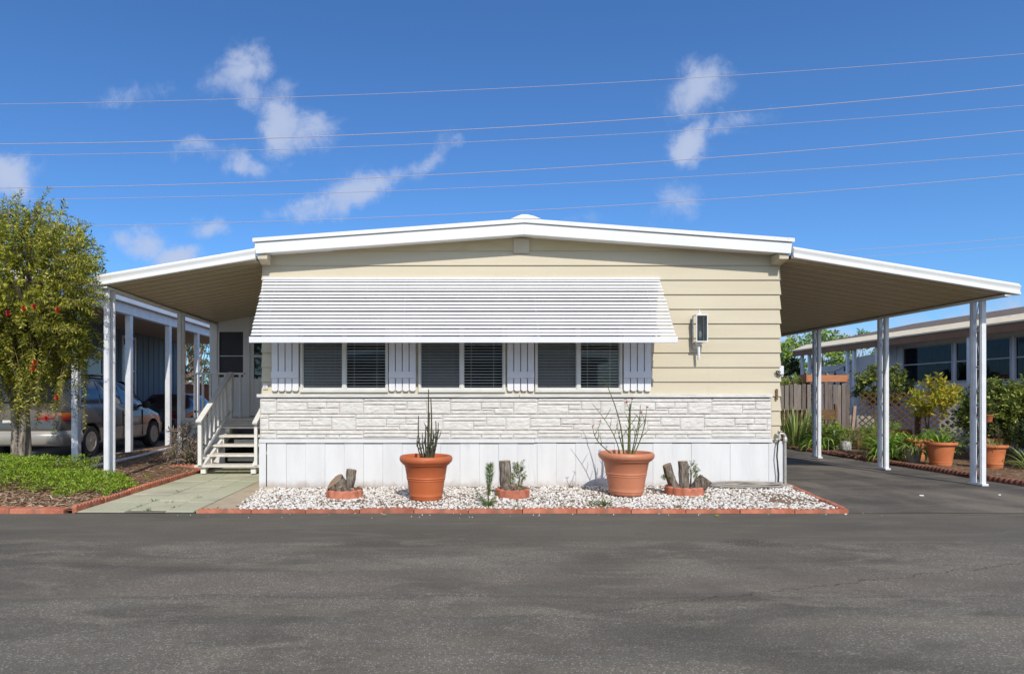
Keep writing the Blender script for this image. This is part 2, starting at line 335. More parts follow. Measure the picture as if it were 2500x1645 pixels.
def asphalt(name, base, speck, band):
    m = bpy.data.materials.new(name); m.use_nodes = True; t = m.node_tree; t.nodes.clear(); g = NG(t)
    tc = g.n('ShaderNodeTexCoord').outputs['Object']
    sp = g.n('ShaderNodeSeparateXYZ', {0: tc})
    mp_ = lambda sx, sy: g.n('ShaderNodeMapping', {0: tc, 3: (sx, sy, 1)}).outputs[0]
    big = g.noise(mp_(.5, 1.1), .9, 5.0, .6, .5)
    med = g.noise(mp_(.7, 1.7), 1.9, 6.0, .62, .8)
    streak = g.noise(mp_(.20, 2.6), 1.3, 5.0, .6, .4)
    colr = g.mix(g.mapr(big, .32, .68), c4([k*.60 for k in base]), c4([k*1.30 for k in base]))
    colr = g.mix(g.mapr(med, .49, .68, 0, .75), colr, c4((base[0]*1.62, base[1]*1.58, base[2]*1.52)))
    colr = g.mix(g.mapr(streak, .48, .70, 0, .55), colr, c4((base[0]*1.55, base[1]*1.46, base[2]*1.34)))
    colr = g.mix(g.mapr(med, .44, .30, 0, .5), colr, c4([k*.60 for k in base]))
    worn = g.mapr(g.math('ADD', g.math('MULTIPLY', big, .5), g.math('MULTIPLY', med, .5)), .40, .60)
    v = g.n('ShaderNodeTexVoronoi', {'Vector': tc, 'Scale': 78.0}, feature='F1')
    rnd_ = g.n('ShaderNodeSeparateColor', {0: v.outputs['Color']})
    pick = g.math('MULTIPLY', g.math('GREATER_THAN', rnd_.outputs[0], .66), g.mapr(v.outputs['Distance'], .30, .46, 1, 0))
    mid = g.noise(tc, 120.0, 3.0, .75)
    nb = g.mapr(sp.outputs[1], 5.6, 6.15, 1, .12) if band else .35
    if band:
        edge = g.math('ADD', sp.outputs[1], g.math('MULTIPLY', g.math('SUBTRACT', big, .5), .9))
        nb = g.mapr(edge, 5.35, 5.55, 1, .15)
        seal = g.mapr(edge, 5.40, 5.44, 0, .62)
        colr = g.mix(seal, colr, c4([k*.74 for k in base]))
        smear = g.mapr(g.noise(mp_(.5, 4.2), 1.5, 6.0, .65, .6), .50, .72, 0, .7)
        colr = g.mix(g.math('MULTIPLY', smear, seal), colr, c4([k*1.45 for k in base]))
        yl = g.math('ADD', sp.outputs[1], g.math('MULTIPLY', g.math('SUBTRACT', streak, .5), .5))
        dust = g.math('MULTIPLY', g.mapr(yl, 3.9, 4.12), g.mapr(yl, 4.25, 4.6, 1, 0))
        colr = g.mix(g.math('MULTIPLY', dust, g.mapr(big, .3, .6, .1, .7)), colr, c4((.155, .128, .102)))
        seam = g.mapr(g.math('ABSOLUTE', g.math('SUBTRACT', yl, 3.9)), 0, .035, .55, 0)
        colr = g.mix(seam, colr, c4([k*.66 for k in base]))
        # long hairline crack running diagonally over the near lane
        ck = g.math('ADD', g.math('SUBTRACT', sp.outputs[1], 3.35), g.math('MULTIPLY', sp.outputs[0], -.30))
        ck = g.math('ADD', ck, g.math('MULTIPLY', g.math('SUBTRACT', g.noise(tc, 5.0, 5.0, .7), .5), .22))
        oil = g.n('ShaderNodeVectorMath', {0: g.n('ShaderNodeMapping', {0: tc, 1: (2.75, 5.35, 0), 3: (.30, .16, 1)}, vector_type='TEXTURE').outputs[0]}, operation='LENGTH').outputs['Value']
        colr = g.mix(g.math('MULTIPLY', g.mapr(g.math('ADD', oil, g.math('MULTIPLY', med, .7)), .8, 1.5, 1, 0), .6), colr, (.032, .024, .02, 1))
        crk = g.math('MULTIPLY', g.mapr(g.math('ABSOLUTE', ck), 0, .010, .9, 0), g.mapr(sp.outputs[0], .6, 1.2))
        colr = g.mix(crk, colr, (.02, .02, .02, 1))
    else:
        dst = g.mapr(g.noise(g.n('ShaderNodeMapping', {0: tc, 3: (1.2, .45, 1)}).outputs[0], 1.1, 5.0, .6), .46, .66, 0, .75)
        colr = g.mix(dst, colr, c4((.23, .195, .15)))
    v2 = g.n('ShaderNodeTexVoronoi', {'Vector': mp_(30.0, 52.0), 'Scale': 1.0}, feature='F1'); r2 = g.n('ShaderNodeSeparateColor', {0: v2.outputs['Color']})
    pick2 = g.math('MULTIPLY', g.math('GREATER_THAN', r2.outputs[1], .58), g.mapr(v2.outputs['Distance'], .20, .42, 1, 0))
    colr = g.mix(g.math('MULTIPLY', g.math('MULTIPLY', pick2, nb), g.mapr(worn, 0, 1, .12, .5)), colr, c4([k*2.3 for k in base]))
    dk = g.math('MULTIPLY', g.math('LESS_THAN', r2.outputs[1], .22), g.mapr(v2.outputs['Distance'], .20, .42, 1, 0))
    colr = g.mix(g.math('MULTIPLY', g.math('MULTIPLY', dk, nb), .45), colr, c4([k*.4 for k in base]))
    pick = g.math('MULTIPLY', pick, g.math('MULTIPLY', nb, g.mapr(worn, 0, 1, .28, 1)))
    colr = g.mix(g.math('MULTIPLY', g.mapr(mid, .45, .68), .50), colr, c4([k*1.85 for k in base]))
    colr = g.mix(g.math('MULTIPLY', g.mapr(mid, .5, .32), .55), colr, c4([k*.42 for k in base]))
    colr = g.mix(g.math('MULTIPLY', pick, .55), colr, c4(speck))
    rough = g.mapr(big, .3, .7, .75, .95)
    hgt = g.math('ADD', g.noise(tc, 130.0, 3.0, .6), g.math('MULTIPLY', g.noise(tc, 5.0, 3.0), .8))
    bp = g.n('ShaderNodeBump', {'Height': hgt, 'Strength': .45, 'Distance': .006})
    b = g.n('ShaderNodeBsdfPrincipled', {'Base Color': colr, 'Roughness': rough, 'Specular IOR Level': .25, 'Normal': bp.outputs[0]})
    g.n('ShaderNodeOutputMaterial', {0: b.outputs[0]})
    return m
ROAD = asphalt('worn_asphalt', (.126, .113, .091), (.42, .40, .355), True)
DRIVE = asphalt('driveway_asphalt', (.098, .087, .073), (.27, .25, .22), False)

def paver_mat():
    m = bpy.data.materials.new('green_concrete_pavers'); m.use_nodes = True; t = m.node_tree; t.nodes.clear(); g = NG(t)
    tc = g.n('ShaderNodeTexCoord').outputs['Object']
    n1 = g.noise(tc, 1.6, 6.0, .65, .4); n2 = g.noise(tc, 90.0, 3.0, .6); n3 = g.noise(tc, .9, 4.0, .6)
    ri = g.n('ShaderNodeNewGeometry').outputs['Random Per Island']
    colr = g.mix(ri, (.47, .475, .32, 1), (.58, .555, .40, 1))
    colr = g.mix(g.mapr(n3, .45, .65, 0, .6), colr, (.50, .45, .33, 1))
    colr = g.mix(g.mapr(n1, .5, .72, 0, .65), colr, (.33, .32, .24, 1))
    colr = g.mix(g.mapr(n2, .35, .65, 0, .4), colr, (.24, .25, .20, 1))
    bp = g.n('ShaderNodeBump', {'Height': n2, 'Strength': .4, 'Distance': .004})
    b = g.n('ShaderNodeBsdfPrincipled', {'Base Color': colr, 'Roughness': .9, 'Specular IOR Level': .2, 'Normal': bp.outputs[0]})
    g.n('ShaderNodeOutputMaterial', {0: b.outputs[0]}); return m
PAVE = paver_mat()
TANC = M('tan_concrete', (.40, .32, .22), (.47, .39, .28), 3, .9, .2, .25, 60, stain=(.28, .22, .15), stain_scale=2.5, stain_lo=.55, stain_hi=.75)
CONC = M('grey_concrete', (.24, .23, .21), (.32, .31, .28), 2, .9, .2, .2, 50, stain=(.14, .13, .12), stain_scale=1.4, stain_lo=.5, stain_hi=.7)
def brick_mat():
    m = bpy.data.materials.new('red_brick'); m.use_nodes = True; t = m.node_tree; t.nodes.clear(); g = NG(t)
    tc = g.n('ShaderNodeTexCoord').outputs['Object']
    sp = g.n('ShaderNodeSeparateXYZ', {0: tc})
    v = g.n('ShaderNodeCombineXYZ', {0: sp.outputs[0], 1: sp.outputs[2], 2: 0.0}).outputs[0]
    br = g.n('ShaderNodeTexBrick', {'Vector': v, 'Color1': (.42, .15, .08, 1), 'Color2': (.52, .21, .11, 1), 'Mortar': (.42, .33, .26, 1), 'Scale': 1.0, 'Mortar Size': .008, 'Brick Width': .40, 'Row Height': .10})
    b = g.n('ShaderNodeBsdfPrincipled', {'Base Color': br.outputs[0], 'Roughness': .9})
    g.n('ShaderNodeOutputMaterial', {0: b.outputs[0]}); return m
BRICK = brick_mat()

# ------------------------------------------------------------------ ground
def sheet(name, x0, x1, y0, y1, z, m):
    struct(name, MB().add([(x0, y0, z), (x1, y0, z), (x1, y1, z), (x0, y1, z)], [(0, 1, 2, 3)]), m, fix=False)
sheet('ground', -400, 400, -200, 900, -.016, M('dry_earth', (.13, .10, .075), (.20, .165, .12), 1.5, .95, .1, .3, 20))
sheet('road', -60, 60, -9, 6.74, 0, ROAD)
sheet('driveway', 4.55, 9.4, 6.735, 24, .004, DRIVE)
sheet('concrete_driveway', -9.9, -6.62, 8.6, 24, .006, CONC)
def nz(x, y, s=1.0, o=0.0): return noise.noise(Vector((x*s+o, y*s-o, o)))
def bed_h(x, y):
    t = max(0, min(1, (y-6.8)/1.85)); k = max(0, min(1, (x+2.4)/7.2))
    return .022+t*(-.02+.045*k)+.010*nz(x, y, 2.3, 3)
def mulch_h(x, y):
    t = max(0, min(1, (y-6.75)/1.3)); e = max(0, min(1, (-3.97-x)/.35))
    return .03+.075*t*e+.015*nz(x, y, 1.7, 9)
def gard_h(x, y): return .045+.02*nz(x, y, 1.3, 5)
def hgrid(name, m, x0, x1, y0, y1, nx, ny, h, inside=None, kind='structure'):
    mb = MB(); ids = {}
    for j in range(ny+1):
        for i in range(nx+1):
            x = x0+(x1-x0)*i/nx; y = y0+(y1-y0)*j/ny
            ids[i, j] = len(mb.v); mb.v.append((x, y, h(x, y)))
    for j in range(ny):
        for i in range(nx):
            x = x0+(x1-x0)*(i+.5)/nx; y = y0+(y1-y0)*(j+.5)/ny
            if inside is None or inside(x, y):
                mb.f.append((ids[i, j], ids[i+1, j], ids[i+1, j+1], ids[i, j+1])); mb.mi.append(0)
    o = mb.build(name, m, smooth=True, fix=False); o['kind'] = kind; return o
BEDSOIL = M('bed_soil', (.16, .105, .07), (.26, .18, .125), 14, .95, .1, .5, 40)
MULCH = M('bark_mulch', (.12, .07, .043), (.29, .18, .11), 16, .95, .1, .9, 45, stain=(.30, .21, .14), stain_scale=7, stain_lo=.55, stain_hi=.75)
def in_bed(x, y):
    if y < 6.8 or y > 8.72: return False
    l = -2.22-(y-6.8)*.11+.05*nz(x, y, 3, 1); r = 4.47+(y-6.8)*.24
    return l < x < r
hgrid('gravel_bed', BEDSOIL, -2.8, 5.1, 6.78, 8.75, 80, 20, bed_h, in_bed)
hgrid('planting_bed', MULCH, -9, -3.985, 6.76, 8.7, 60, 30, mulch_h)
hgrid('side_bed', MULCH, -6.62, -3.985, 8.6, 24, 30, 90, mulch_h)
hgrid('garden_bed', MULCH, 8.42, 13, 6.9, 17.5, 40, 80, gard_h, lambda x, y: x > 8.40+max(0, y-8.75)*.065)
# paved path: slabs on one sheet
pv = MB(); xs = [-3.95, -3.42, -2.98, -2.66]; ys = [6.76+.62*k for k in range(0, 9)]
for i in range(3):
    for j in range(8):
        pv.box(xs[i]+.006, xs[i+1]-.006, ys[j]+.004+.11*(i % 2), ys[j+1]-.004+.11*(i % 2), -.03, .016+U(-.003, .003))
struct('path', pv, PAVE, bevel=.006)
sheet('path_joints', -3.97, -2.65, 6.745, 11.9, .0075, M('joint_soil', (.16, .15, .10), (.26, .24, .17), 9, .95))
tp = MB()
for j in range(3): tp.prism([(-2.65, 6.80+j*1.3), (-2.05-.13*j, 6.80+j*1.3), (-2.20-.13*j, 8.08+j*1.3), (-2.65, 8.08+j*1.3)], -.03, .013, 'z')
struct('path_border', tp, TANC, bevel=.006)

# ------------------------------------------------------------------ mobile home
WY = 8.67; XL, XR = -2.44, 4.855; YB = 22.0
def wx(px): return (px-1063)*.00578
def wz(py): return EYE+(972-py)*.00578
home = thing('mobile_home', 'cream single storey mobile home with white roof, awning and stone faced front', 'mobile home', (1.2, WY, 0))
def gable(x): return 3.268+(1-abs(x-1.216)/3.68)*.262
LZ = [.65+.2046*k for k in range(-1, 16)]; off = 1.494-LZ[5]; LZ = [z+off for z in LZ]
WIN = [(735, 948), (1021.5, 1232.8), (1305, 1516.6)]; WZ0, WZ1 = 1.349, 2.30
holes = [(wx(a)-.003, wx(b)+.003) for a, b in WIN]
sd = MB()
for z0, z1 in zip(LZ[:-1], LZ[1:]):
    cuts = sorted({z0, z1} | {z for z in (WZ0, WZ1) if z0 < z < z1})
    for a, b in zip(cuts[:-1], cuts[1:]):
        ya = WY-.024+(a-z0)/(z1-z0)*.019; yb = WY-.024+(b-z0)/(z1-z0)*.019
        inw = a >= WZ0-1e-6 and b <= WZ1+1e-6
        spans = [(XL, XR)]
        if inw:
            e = [XL]+[t for h in holes for t in h]+[XR]; spans = list(zip(e[0::2], e[1::2]))
        for x0, x1 in spans:
            # clip the top of the gable boards to the roof slope
            xsn = [x0]+([1.216] if x0 < 1.216 < x1 else [])+[x1]
            top = [(x, min(b, gable(x))) for x in xsn]
            if all(t[1] <= a for t in top): continue
            if min(t[1] for t in top) < a:       # triangle-ish piece near the ridge
                sl_ = .262/3.68; dx = (3.268+.262-a)/sl_; x0, x1 = max(x0, 1.216-dx), min(x1, 1.216+dx)
                dxb = max(0.0, (3.268+.262-b)/sl_)
                pts = [(x0, a), (x1, a)]+([(1.216+dxb, b), (1.216-dxb, b)] if dxb > 0 else [(1.216, gable(1.216))])
            else:
                dxb = (3.53-b)/(.262/3.68)
                pts = [(x0, a), (x1, a)]
                for x in ([x1, 1.216+dxb, 1.216, 1.216-dxb, x0] if b > gable(x0) else [x1, x0]):
                    if x0-1e-6 <= x <= x1+1e-6: pts.append((x, min(b, gable(x))))
            yy = lambda z: ya+(yb-ya)*(z-a)/(b-a)
            n = len(pts); F = [(x, yy(z), z) for x, z in pts]; B = [(x, WY+.08, z) for x, z in pts]
            sd.cur = 1 if z0 > 3.28 else 0
            sd.add(F+B, [tuple(range(n)), tuple(range(2*n-1, n-1, -1))]+[(i, (i+1) % n, n+(i+1) % n, n+i) for i in range(n)])
sd.build('front_wall', [SID, M('yellow_siding', (.54, .455, .27), (.58, .50, .33), 2.2, .55, .3, .04, 60, stretch=(.5, 1, 2), stain=(.44, .36, .18), stain_scale=1.6, stain_lo=.45, stain_hi=.75)], home)  # topmost gable boards take a yellower siding colour
for nm, x, sgn in (('side_wall', XL, -1), ('side_wall', XR, 1)):
    s = MB()
    for k, (z0, z1) in enumerate(zip(LZ[:-1], LZ[1:])):
        if z0 > 3.2: continue
        z1 = min(z1, 3.26); f = .028 if sgn > 0 else .018
        s.prism([(x+sgn*f, z0), (x+sgn*.003, z1), (x-sgn*.08, z1), (x-sgn*.08, z0)], WY-.002+.0005*k, YB, 'y')
    s.build(nm, SID, home)
MB().box(XL, XR, YB-.1, YB+.02, 0, 3.5).build('back_wall', SID, home)
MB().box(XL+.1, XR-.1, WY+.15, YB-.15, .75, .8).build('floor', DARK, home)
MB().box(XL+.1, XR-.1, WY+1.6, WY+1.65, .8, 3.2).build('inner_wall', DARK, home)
MB().box(1.098, 1.318, WY-.04, WY-.02, 3.30, 3.50).build('gable_board', CRM, home, bevel=.003)
# roof
rf = MB()
rf.prism([(-2.48, 3.26), (1.216, 3.53), (1.216, 3.695), (-2.48, 3.43)], 8.43, YB+.3, 'y')
rf.prism([(1.216, 3.53), (4.885, 3.26), (4.885, 3.43), (1.216, 3.695)], 8.43, YB+.3, 'y')
roof = rf.build('roof', ROOFW, home)
fa = MB()
fa.prism([(-2.455, 3.236), (1.216, 3.498), (1.216, 3.650), (-2.47, 3.384)], 8.395, 8.43, 'y')
fa.prism([(1.2165, 3.498), (4.86, 3.236), (4.875, 3.384), (1.2165, 3.650)], 8.396, 8.43, 'y')
fa.build('fascia', WHT, roof, bevel=.003)
re_ = MB()
re_.prism([(-2.495, 3.389), (1.216, 3.654), (1.216, 3.71), (-2.495, 3.442)], 8.372, 8.5, 'y')
re_.prism([(1.2165, 3.654), (4.90, 3.389), (4.90, 3.442), (1.2165, 3.71)], 8.373, 8.5, 'y')
for i in range(40):      # screw heads along the metal edge
    x = -2.4+i*.185; z = 3.71-abs(x-1.216)/3.7*.268-.016
    re_.tube([(x, 8.375, z), (x, 8.366, z)], .006, 6)
re_.build('roof_edge', WHT, roof, bevel=.004)
MB().prism([(1.02, 3.70), (1.12, 3.742), (1.18, 3.762), (1.25, 3.762), (1.34, 3.742), (1.45, 3.70)], 8.365, YB+.3, 'y').build('ridge_cap', ROOFW, roof, bevel=.006)
for x0, x1 in ((-2.44, -2.31), (4.72, 4.85)):
    MB().prism([(8.43, 3.17), (8.43, 3.255), (8.655, 3.255), (8.655, 3.13), (8.60, 3.13)], x0, x1, 'x').build('eave_return', CRM, roof, bevel=.003)
# stone panel: two alternating ashlar modules, 1.22 m long
PX0, PX1, PZ0, PZ1 = wx(637), wx(1879), .693, wz(971.4)
MB().box(PX0, PX1, WY-.048, WY-.03, PZ0, PZ1).build('mortar_backing', MORT, home)
A_ = [(0,740,0,35),(0,260,35,105),(0,370,105,135),(262,425,35,85),(425,535,35,85),(262,370,85,105),(370,535,85,135),(535,740,35,135)]
B_ = [(0,740,0,27),(0,370,27,57),(0,260,57,135),(260,370,57,98),(260,535,98,135),(370,535,27,98),(535,740,27,135)]
stn = MB(); S_ = 1.222/740; srnd = random.Random(3)
for r in range(3):
    zt = PZ1-.004-r*.2265; x = PX0+.231-1.222*2-(.108 if r == 1 else 0); k = r % 2
    while x < PX1:
        for (a, b, c, d) in (A_ if k % 2 == 0 else B_):
            x0, x1 = max(PX0+.003, x+a*S_), min(PX1-.003, x+b*S_)
            z1, z0 = zt-c*S_, max(PZ0+.002, zt-d*S_)
            if x1-x0 < .03 or z1-z0 < .012: continue
            e = .0024; dp = srnd.uniform(.010, .017); nx_ = max(2, int((x1-x0)/.020)); nz_ = max(2, int((z1-z0)/.013)); vs = []; so_ = srnd.uniform(0, 90)
            for i in range(nx_+1):
                for j in range(nz_+1):
                    X_ = x0+e+(x1-x0-2*e)*i/nx_; Z_ = z0+e+(z1-z0-2*e)*j/nz_
                    ed = min(i, nx_-i, j, nz_-j); q = 0 if ed == 0 else 1
                    hgt_ = dp*(1 if q else .25)+(.0050*noise.noise(Vector((X_*14+so_, Z_*26, so_)))+.0034*noise.noise(Vector((X_*40, Z_*55, so_))) if q else 0)
                    vs.append((X_, WY-.048-max(.001, hgt_), Z_))
            stn.add(vs, [(i*(nz_+1)+j, (i+1)*(nz_+1)+j, (i+1)*(nz_+1)+j+1, i*(nz_+1)+j+1) for i in range(nx_) for j in range(nz_)])
        x += 1.222; k += 1
stn.build('stone_panel', STONE, home, fix=False)
lg = MB()
e = [wx(630), wx(1266), wx(1879)]
for a, b in zip(e[:-1], e[1:]): lg.box(a+.002, b-.002, WY-.085, WY-.026, 1.272, 1.318)
lg.build('stone_ledge', LEDGE, home, bevel=.006)
# skirting
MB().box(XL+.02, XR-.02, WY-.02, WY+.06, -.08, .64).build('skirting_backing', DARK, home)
sk = MB(); x = wx(637)+.098; k = 0
while x < XR-.1:
    x1 = min(x+.271, XR-.06); gp = .0014 if k % 2 else .0006
    sk.box(x+gp, x1-gp, WY-.045+(.004 if k % 2 else 0), WY-.018, -.08, .632-(.006 if k % 2 else 0)); x = x1; k += 1
sk.build('skirting', SKIRT, home, bevel=.0012)
tr = MB()
tr.box(wx(635), wx(635)+.097, WY-.058, WY-.016, -.09, .634); tr.box(XR-.058, XR+.03, WY-.056, WY+.05, -.09, .66)
e = [wx(635), wx(1304), wx(1880)]
tr.box(e[0], e[1]-.002, WY-.068, WY-.026, .636, .690); tr.box(e[1]+.001, e[2], WY-.063, WY-.026, .640, .692)
tr.build('skirting_trim', SKIRT, home, bevel=.004)
for x, sg in ((XL, 1), (XR, -1)): MB().box(x+sg*.02-.03, x+sg*.02+.03, WY+.06, YB, -.08, .70).build('side_skirting', SKIRT, home)
# windows
for n_, (a, b) in enumerate(WIN):
    x0, x1 = wx(a), wx(b); xm = (x0+x1)/2; f = .030; mw = .024
    m = MB()
    y0, y1 = WY-.055, WY+.05
    m.box(x0, x1, y0, y1, WZ1-f, WZ1); m.box(x0, x1, y0-.012, y1, WZ0-.004, WZ0+.035)
    m.box(x0, x0+f, y0, y1, WZ0+.035, WZ1-f); m.box(x1-f, x1, y0, y1, WZ0+.035, WZ1-f)
    m.box(xm-mw, xm+mw, y0+.004, y1, WZ0+.035, WZ1-f)
    for xa, xb in ((x0+f, xm-mw), (xm+mw, x1-f)):        # inner sash rails
        m.box(xa, xb, y0+.02, y0+.045, WZ0+.035, WZ0+.058); m.box(xa, xa+.012, y0+.02, y0+.045, WZ0+.058, WZ1-f); m.box(xb-.012, xb, y0+.02, y0+.045, WZ0+.058, WZ1-f)
    for sx in (x0+.06, xm-.06, xm+.06, x1-.06): m.tube([(sx, y0-.011, WZ0+.012), (sx, y0-.015, WZ0+.012)], .006, 6)
    win = m.build('window', WINF, home, bevel=.003)
    for xa, xb in ((x0+f, xm-mw), (xm+mw, x1-f)):
        MB().add([(xa, y0+.036, WZ0+.05), (xb, y0+.036, WZ0+.05), (xb, y0+.036, WZ1-f), (xa, y0+.036, WZ1-f)], [(0,1,2,3)]).build('pane', GLASS, win, fix=False)
    MB().add([(x0+f, y0+.028, WZ0+.05), (xm-mw, y0+.028, WZ0+.05), (xm-mw, y0+.028, WZ1-f), (x0+f, y0+.028, WZ1-f)], [(0,1,2,3)]).build('insect_screen', SCRN, win, fix=False)
    for h, (xa, xb) in enumerate(((x0+f+.005, xm-.008), (xm+.008, x1-f-.005))):
        bl = MB(); z = WZ0+.045; i = 0
        while z < WZ1-.06:
            t = (.015 if h == 0 else .0055)+U(-.0012, .0012)
            bl.add([(xa, WY+.004, z-t), (xb, WY+.004, z-t+U(-.001, .001)), (xb, WY+.030, z+t), (xa, WY+.030, z+t),
                    (xa, WY+.004, z-t-.004), (xb, WY+.004, z-t-.004), (xb, WY+.030, z+t-.004), (xa, WY+.030, z+t-.004)],
                   [(0,1,2,3),(4,5,6,7),(0,1,5,4),(1,2,6,5),(2,3,7,6),(3,0,4,7)])
            z += .0415; i += 1
        for q in (.22, .78): bl.tube([(xa+(xb-xa)*q, WY+.000, WZ0+.04), (xa+(xb-xa)*q+.004, WY+.000, WZ1-.05)], .0028, 5)
        bl.box(xa, xb, WY+.002, WY+.032, WZ0+.022, WZ0+.032)
        bl.build('venetian_blind', BLIND, win)
# louvred shutters
for a, b in ((666, 731), (950.3, 1015), (1237.4, 1302), (1519.7, 1585.6)):
    x0, x1 = wx(a), wx(b); wd = (x1-x0-.036)/4; m = MB()
    for i in range(4):
        xa = x0+i*(wd+.012); zb = wz(955)+U(-.003, .003)
        poly = [(xa, zb+.02), (xa+wd*.12, zb+.006), (xa+wd*.3, zb), (xa+wd*.7, zb), (xa+wd*.88, zb+.006), (xa+wd, zb+.02), (xa+wd, 2.27), (xa, 2.27)]
        m.prism(poly, WY-.062, WY-.042, 'y')
    for zb in (wz(923), 2.10): m.box(x0-.003, x1+.003, WY-.080, WY-.0625, zb, zb+.092)
    for q in (x0+.02, x1-.03): m.box(q, q+.012, WY-.042, WY-.01, 1.5, 2.2)
    m.build('shutter', SHUT, home, bevel=.002)
# slatted aluminium awning
AX0, AX1, AZ1, AP = -2.415, 3.146, 2.945, .62
aw = MB(); n_s = 17
yb, zb = WY-AP, 2.062; yt, zt = WY-.03, AZ1-.02
sv = Vector((0, yb-yt, zb-zt)); L = sv.length; sv.normalize(); nv = Vector((0, -sv.z, sv.y))
if nv.y > 0: nv = -nv
pit = L/n_s
for i in range(n_s):
    top = Vector((0, yt, zt))+sv*(i*pit-.012); bot = Vector((0, yt, zt))+sv*((i+1)*pit+.0)
    lift = .035+U(-.007, .007)
    b0 = bot+nv*lift; t0 = top+nv*.002; h = nv*.002; lip = -nv*.007
    xo = U(-.006, .006); w0, w1 = AX0+xo, AX1+xo
    q = [t0, b0, b0+lip, b0+lip-sv*.006, b0-h-sv*.004, t0-h]
    aw.prism([(p.y, p.z) for p in q], w0, w1, 'x')
awn = aw.build('awning', ALU, home)
tag(awn)
MB().box(AX0-.015, AX1+.015, yb-.045, yb-.005, 1.985, 2.062).build('valance', ALU, awn, bevel=.003)
MB().box(AX0-.006, AX1+.006, WY-.065, WY-.026, AZ1-.022, AZ1+.006).build('top_rail', ALU, awn, bevel=.002)
for x in (-2.24, -.42, 1.36, 2.94):
    MB().bar((x, yt+.008, zt-.02), (x, yb+.008, zb-.02), .022, .03).build('rib', ALU, awn)
for x in (-2.36, 3.08): MB().bar((x, WY-.03, 2.12), (x, yb, 2.03), .02, .02).build('brace', ALU, awn)
# enclosed porch beside the home
PY = 12.6; pxl = -4.62
pm = MB()
pm.box(pxl, pxl+.15, PY-.03, PY+.05, .884, 2.79); pm.box(pxl+.15, -3.90, PY, PY+.05, .884, 1.655); pm.box(pxl+.15, -3.90, PY, PY+.05, 2.66, 2.93)
pm.box(-3.90, -3.80, PY-.03, PY+.05, .884, 2.94); pm.box(-3.80, XL, PY, PY+.05, 2.80, 3.14); pm.box(-2.55, XL, PY, PY+.05, .884, 2.80)
pm.box(pxl, pxl+.05, PY+.05, 20, .1, 2.78)
por = pm.build('porch_wall', PORCH, home, bevel=.003)
MB().box(pxl+.15, -3.90, PY+.02, PY+.026, 1.655, 2.66).build('screen_window', DSCR, por)
m = MB(); m.box(pxl+.15, pxl+.19, PY-.012, PY+.0, 1.655, 2.66); m.box(-3.94, -3.90, PY-.012, PY, 1.655, 2.66); m.box(pxl+.19, -3.94, PY-.012, PY, 2.62, 2.66); m.box(pxl+.19, -3.94, PY-.012, PY, 1.655, 1.69)
m.box(pxl+.19, -3.94, PY+.004, PY+.016, 2.12, 2.135)
m.build('screen_frame', PORCH, por)
m = MB(); m.box(-3.80, -3.72, PY-.012, PY+.035, .9, 2.80); m.box(-2.62, -2.55, PY-.012, PY+.035, .9, 2.80); m.box(-3.72, -2.62, PY-.012, PY+.035, 2.72, 2.80)
m.box(-3.72, -2.62, PY-.006, PY+.03, .9, 1.66); m.box(-3.64, -2.70, PY-.014, PY-.004, 1.0, 1.06); m.box(-3.64, -3.60, PY-.014, PY-.004, 1.06, 1.6); m.box(-3.64, -2.70, PY-.014, PY-.004, 1.6, 1.64)
door = m.build('door', PORCH, home, bevel=.003)
MB().box(-3.72, -2.62, PY+.012, PY+.018, 1.66, 2.72).build('door_glass', CARG, door)
MB().box(-3.72, -2.62, PY-.01, PY+.01, 2.10, 2.15).build('glazing_bar', PORCH, door)
MB().tube([(-3.68, PY-.01, 1.85), (-3.68, PY-.05, 1.85), (-3.60, PY-.05, 1.85)], .011, 8).build('handle', STEEL, door)
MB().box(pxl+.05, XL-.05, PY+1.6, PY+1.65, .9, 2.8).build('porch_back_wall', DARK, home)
# small fittings on the home
m = MB(); m.box(wx(641)+.015, wx(655), WY-.034, WY-.022, wz(950), wz(936)); m.tube([(wx(646), WY-.036, wz(948)), (wx(647), WY-.042, wz(943)), (wx(650), WY-.040, wz(939))], .004, 5); m.tube([(wx(651), WY-.036, wz(948)), (wx(650), WY-.042, wz(944))], .004, 5)
tag(m.build('wall_plaque', LEDGE), 'small pale plaque on wall left of the leftmost shutter', 'plaque')
m = MB(); pts = []
for k in range(34):
    a = k*.55; pts.append((wx(1896)+.03*math.cos(a)*(1-.2*math.sin(k)), WY-.045-.004*math.sin(k*1.3), wz(912)+.036*math.sin(a*.83+.4)))
m.tube(pts, .0052, 6); m.box(wx(1895), wx(1897), WY-.044, WY-.02, wz(913), wz(911))
tag(m.build('wall_ornament', IRON), 'black wrought iron scroll ornament on right front corner of cream wall', 'ornament')
m = MB(); m.prism([(wx(1890.5), wz(976)), (wx(1895.5), wz(976)), (wx(1896), wz(951)), (wx(1894.5), wz(949)), (wx(1891.5), wz(949)), (wx(1890), wz(951))], WY-.04, WY-.028, 'y')
for q in (955, 965, 972): m.tube([(wx(1893), WY-.04, wz(q)), (wx(1893), WY-.046, wz(q))], .006, 8)
tag(m.build('wall_bracket', RUST, bevel=.002), 'brown metal bracket strip below the iron ornament on corner', 'bracket')
m = MB(); m.box(XR+.02, XR+.13, WY+.12, WY+.4, wz(914), wz(892)); m.box(XR+.025, XR+.126, WY+.11, WY+.12, wz(913), wz(893))
tag(m.build('utility_box', NWHT, bevel=.006), 'white utility box on right side wall near front corner', 'utility box')
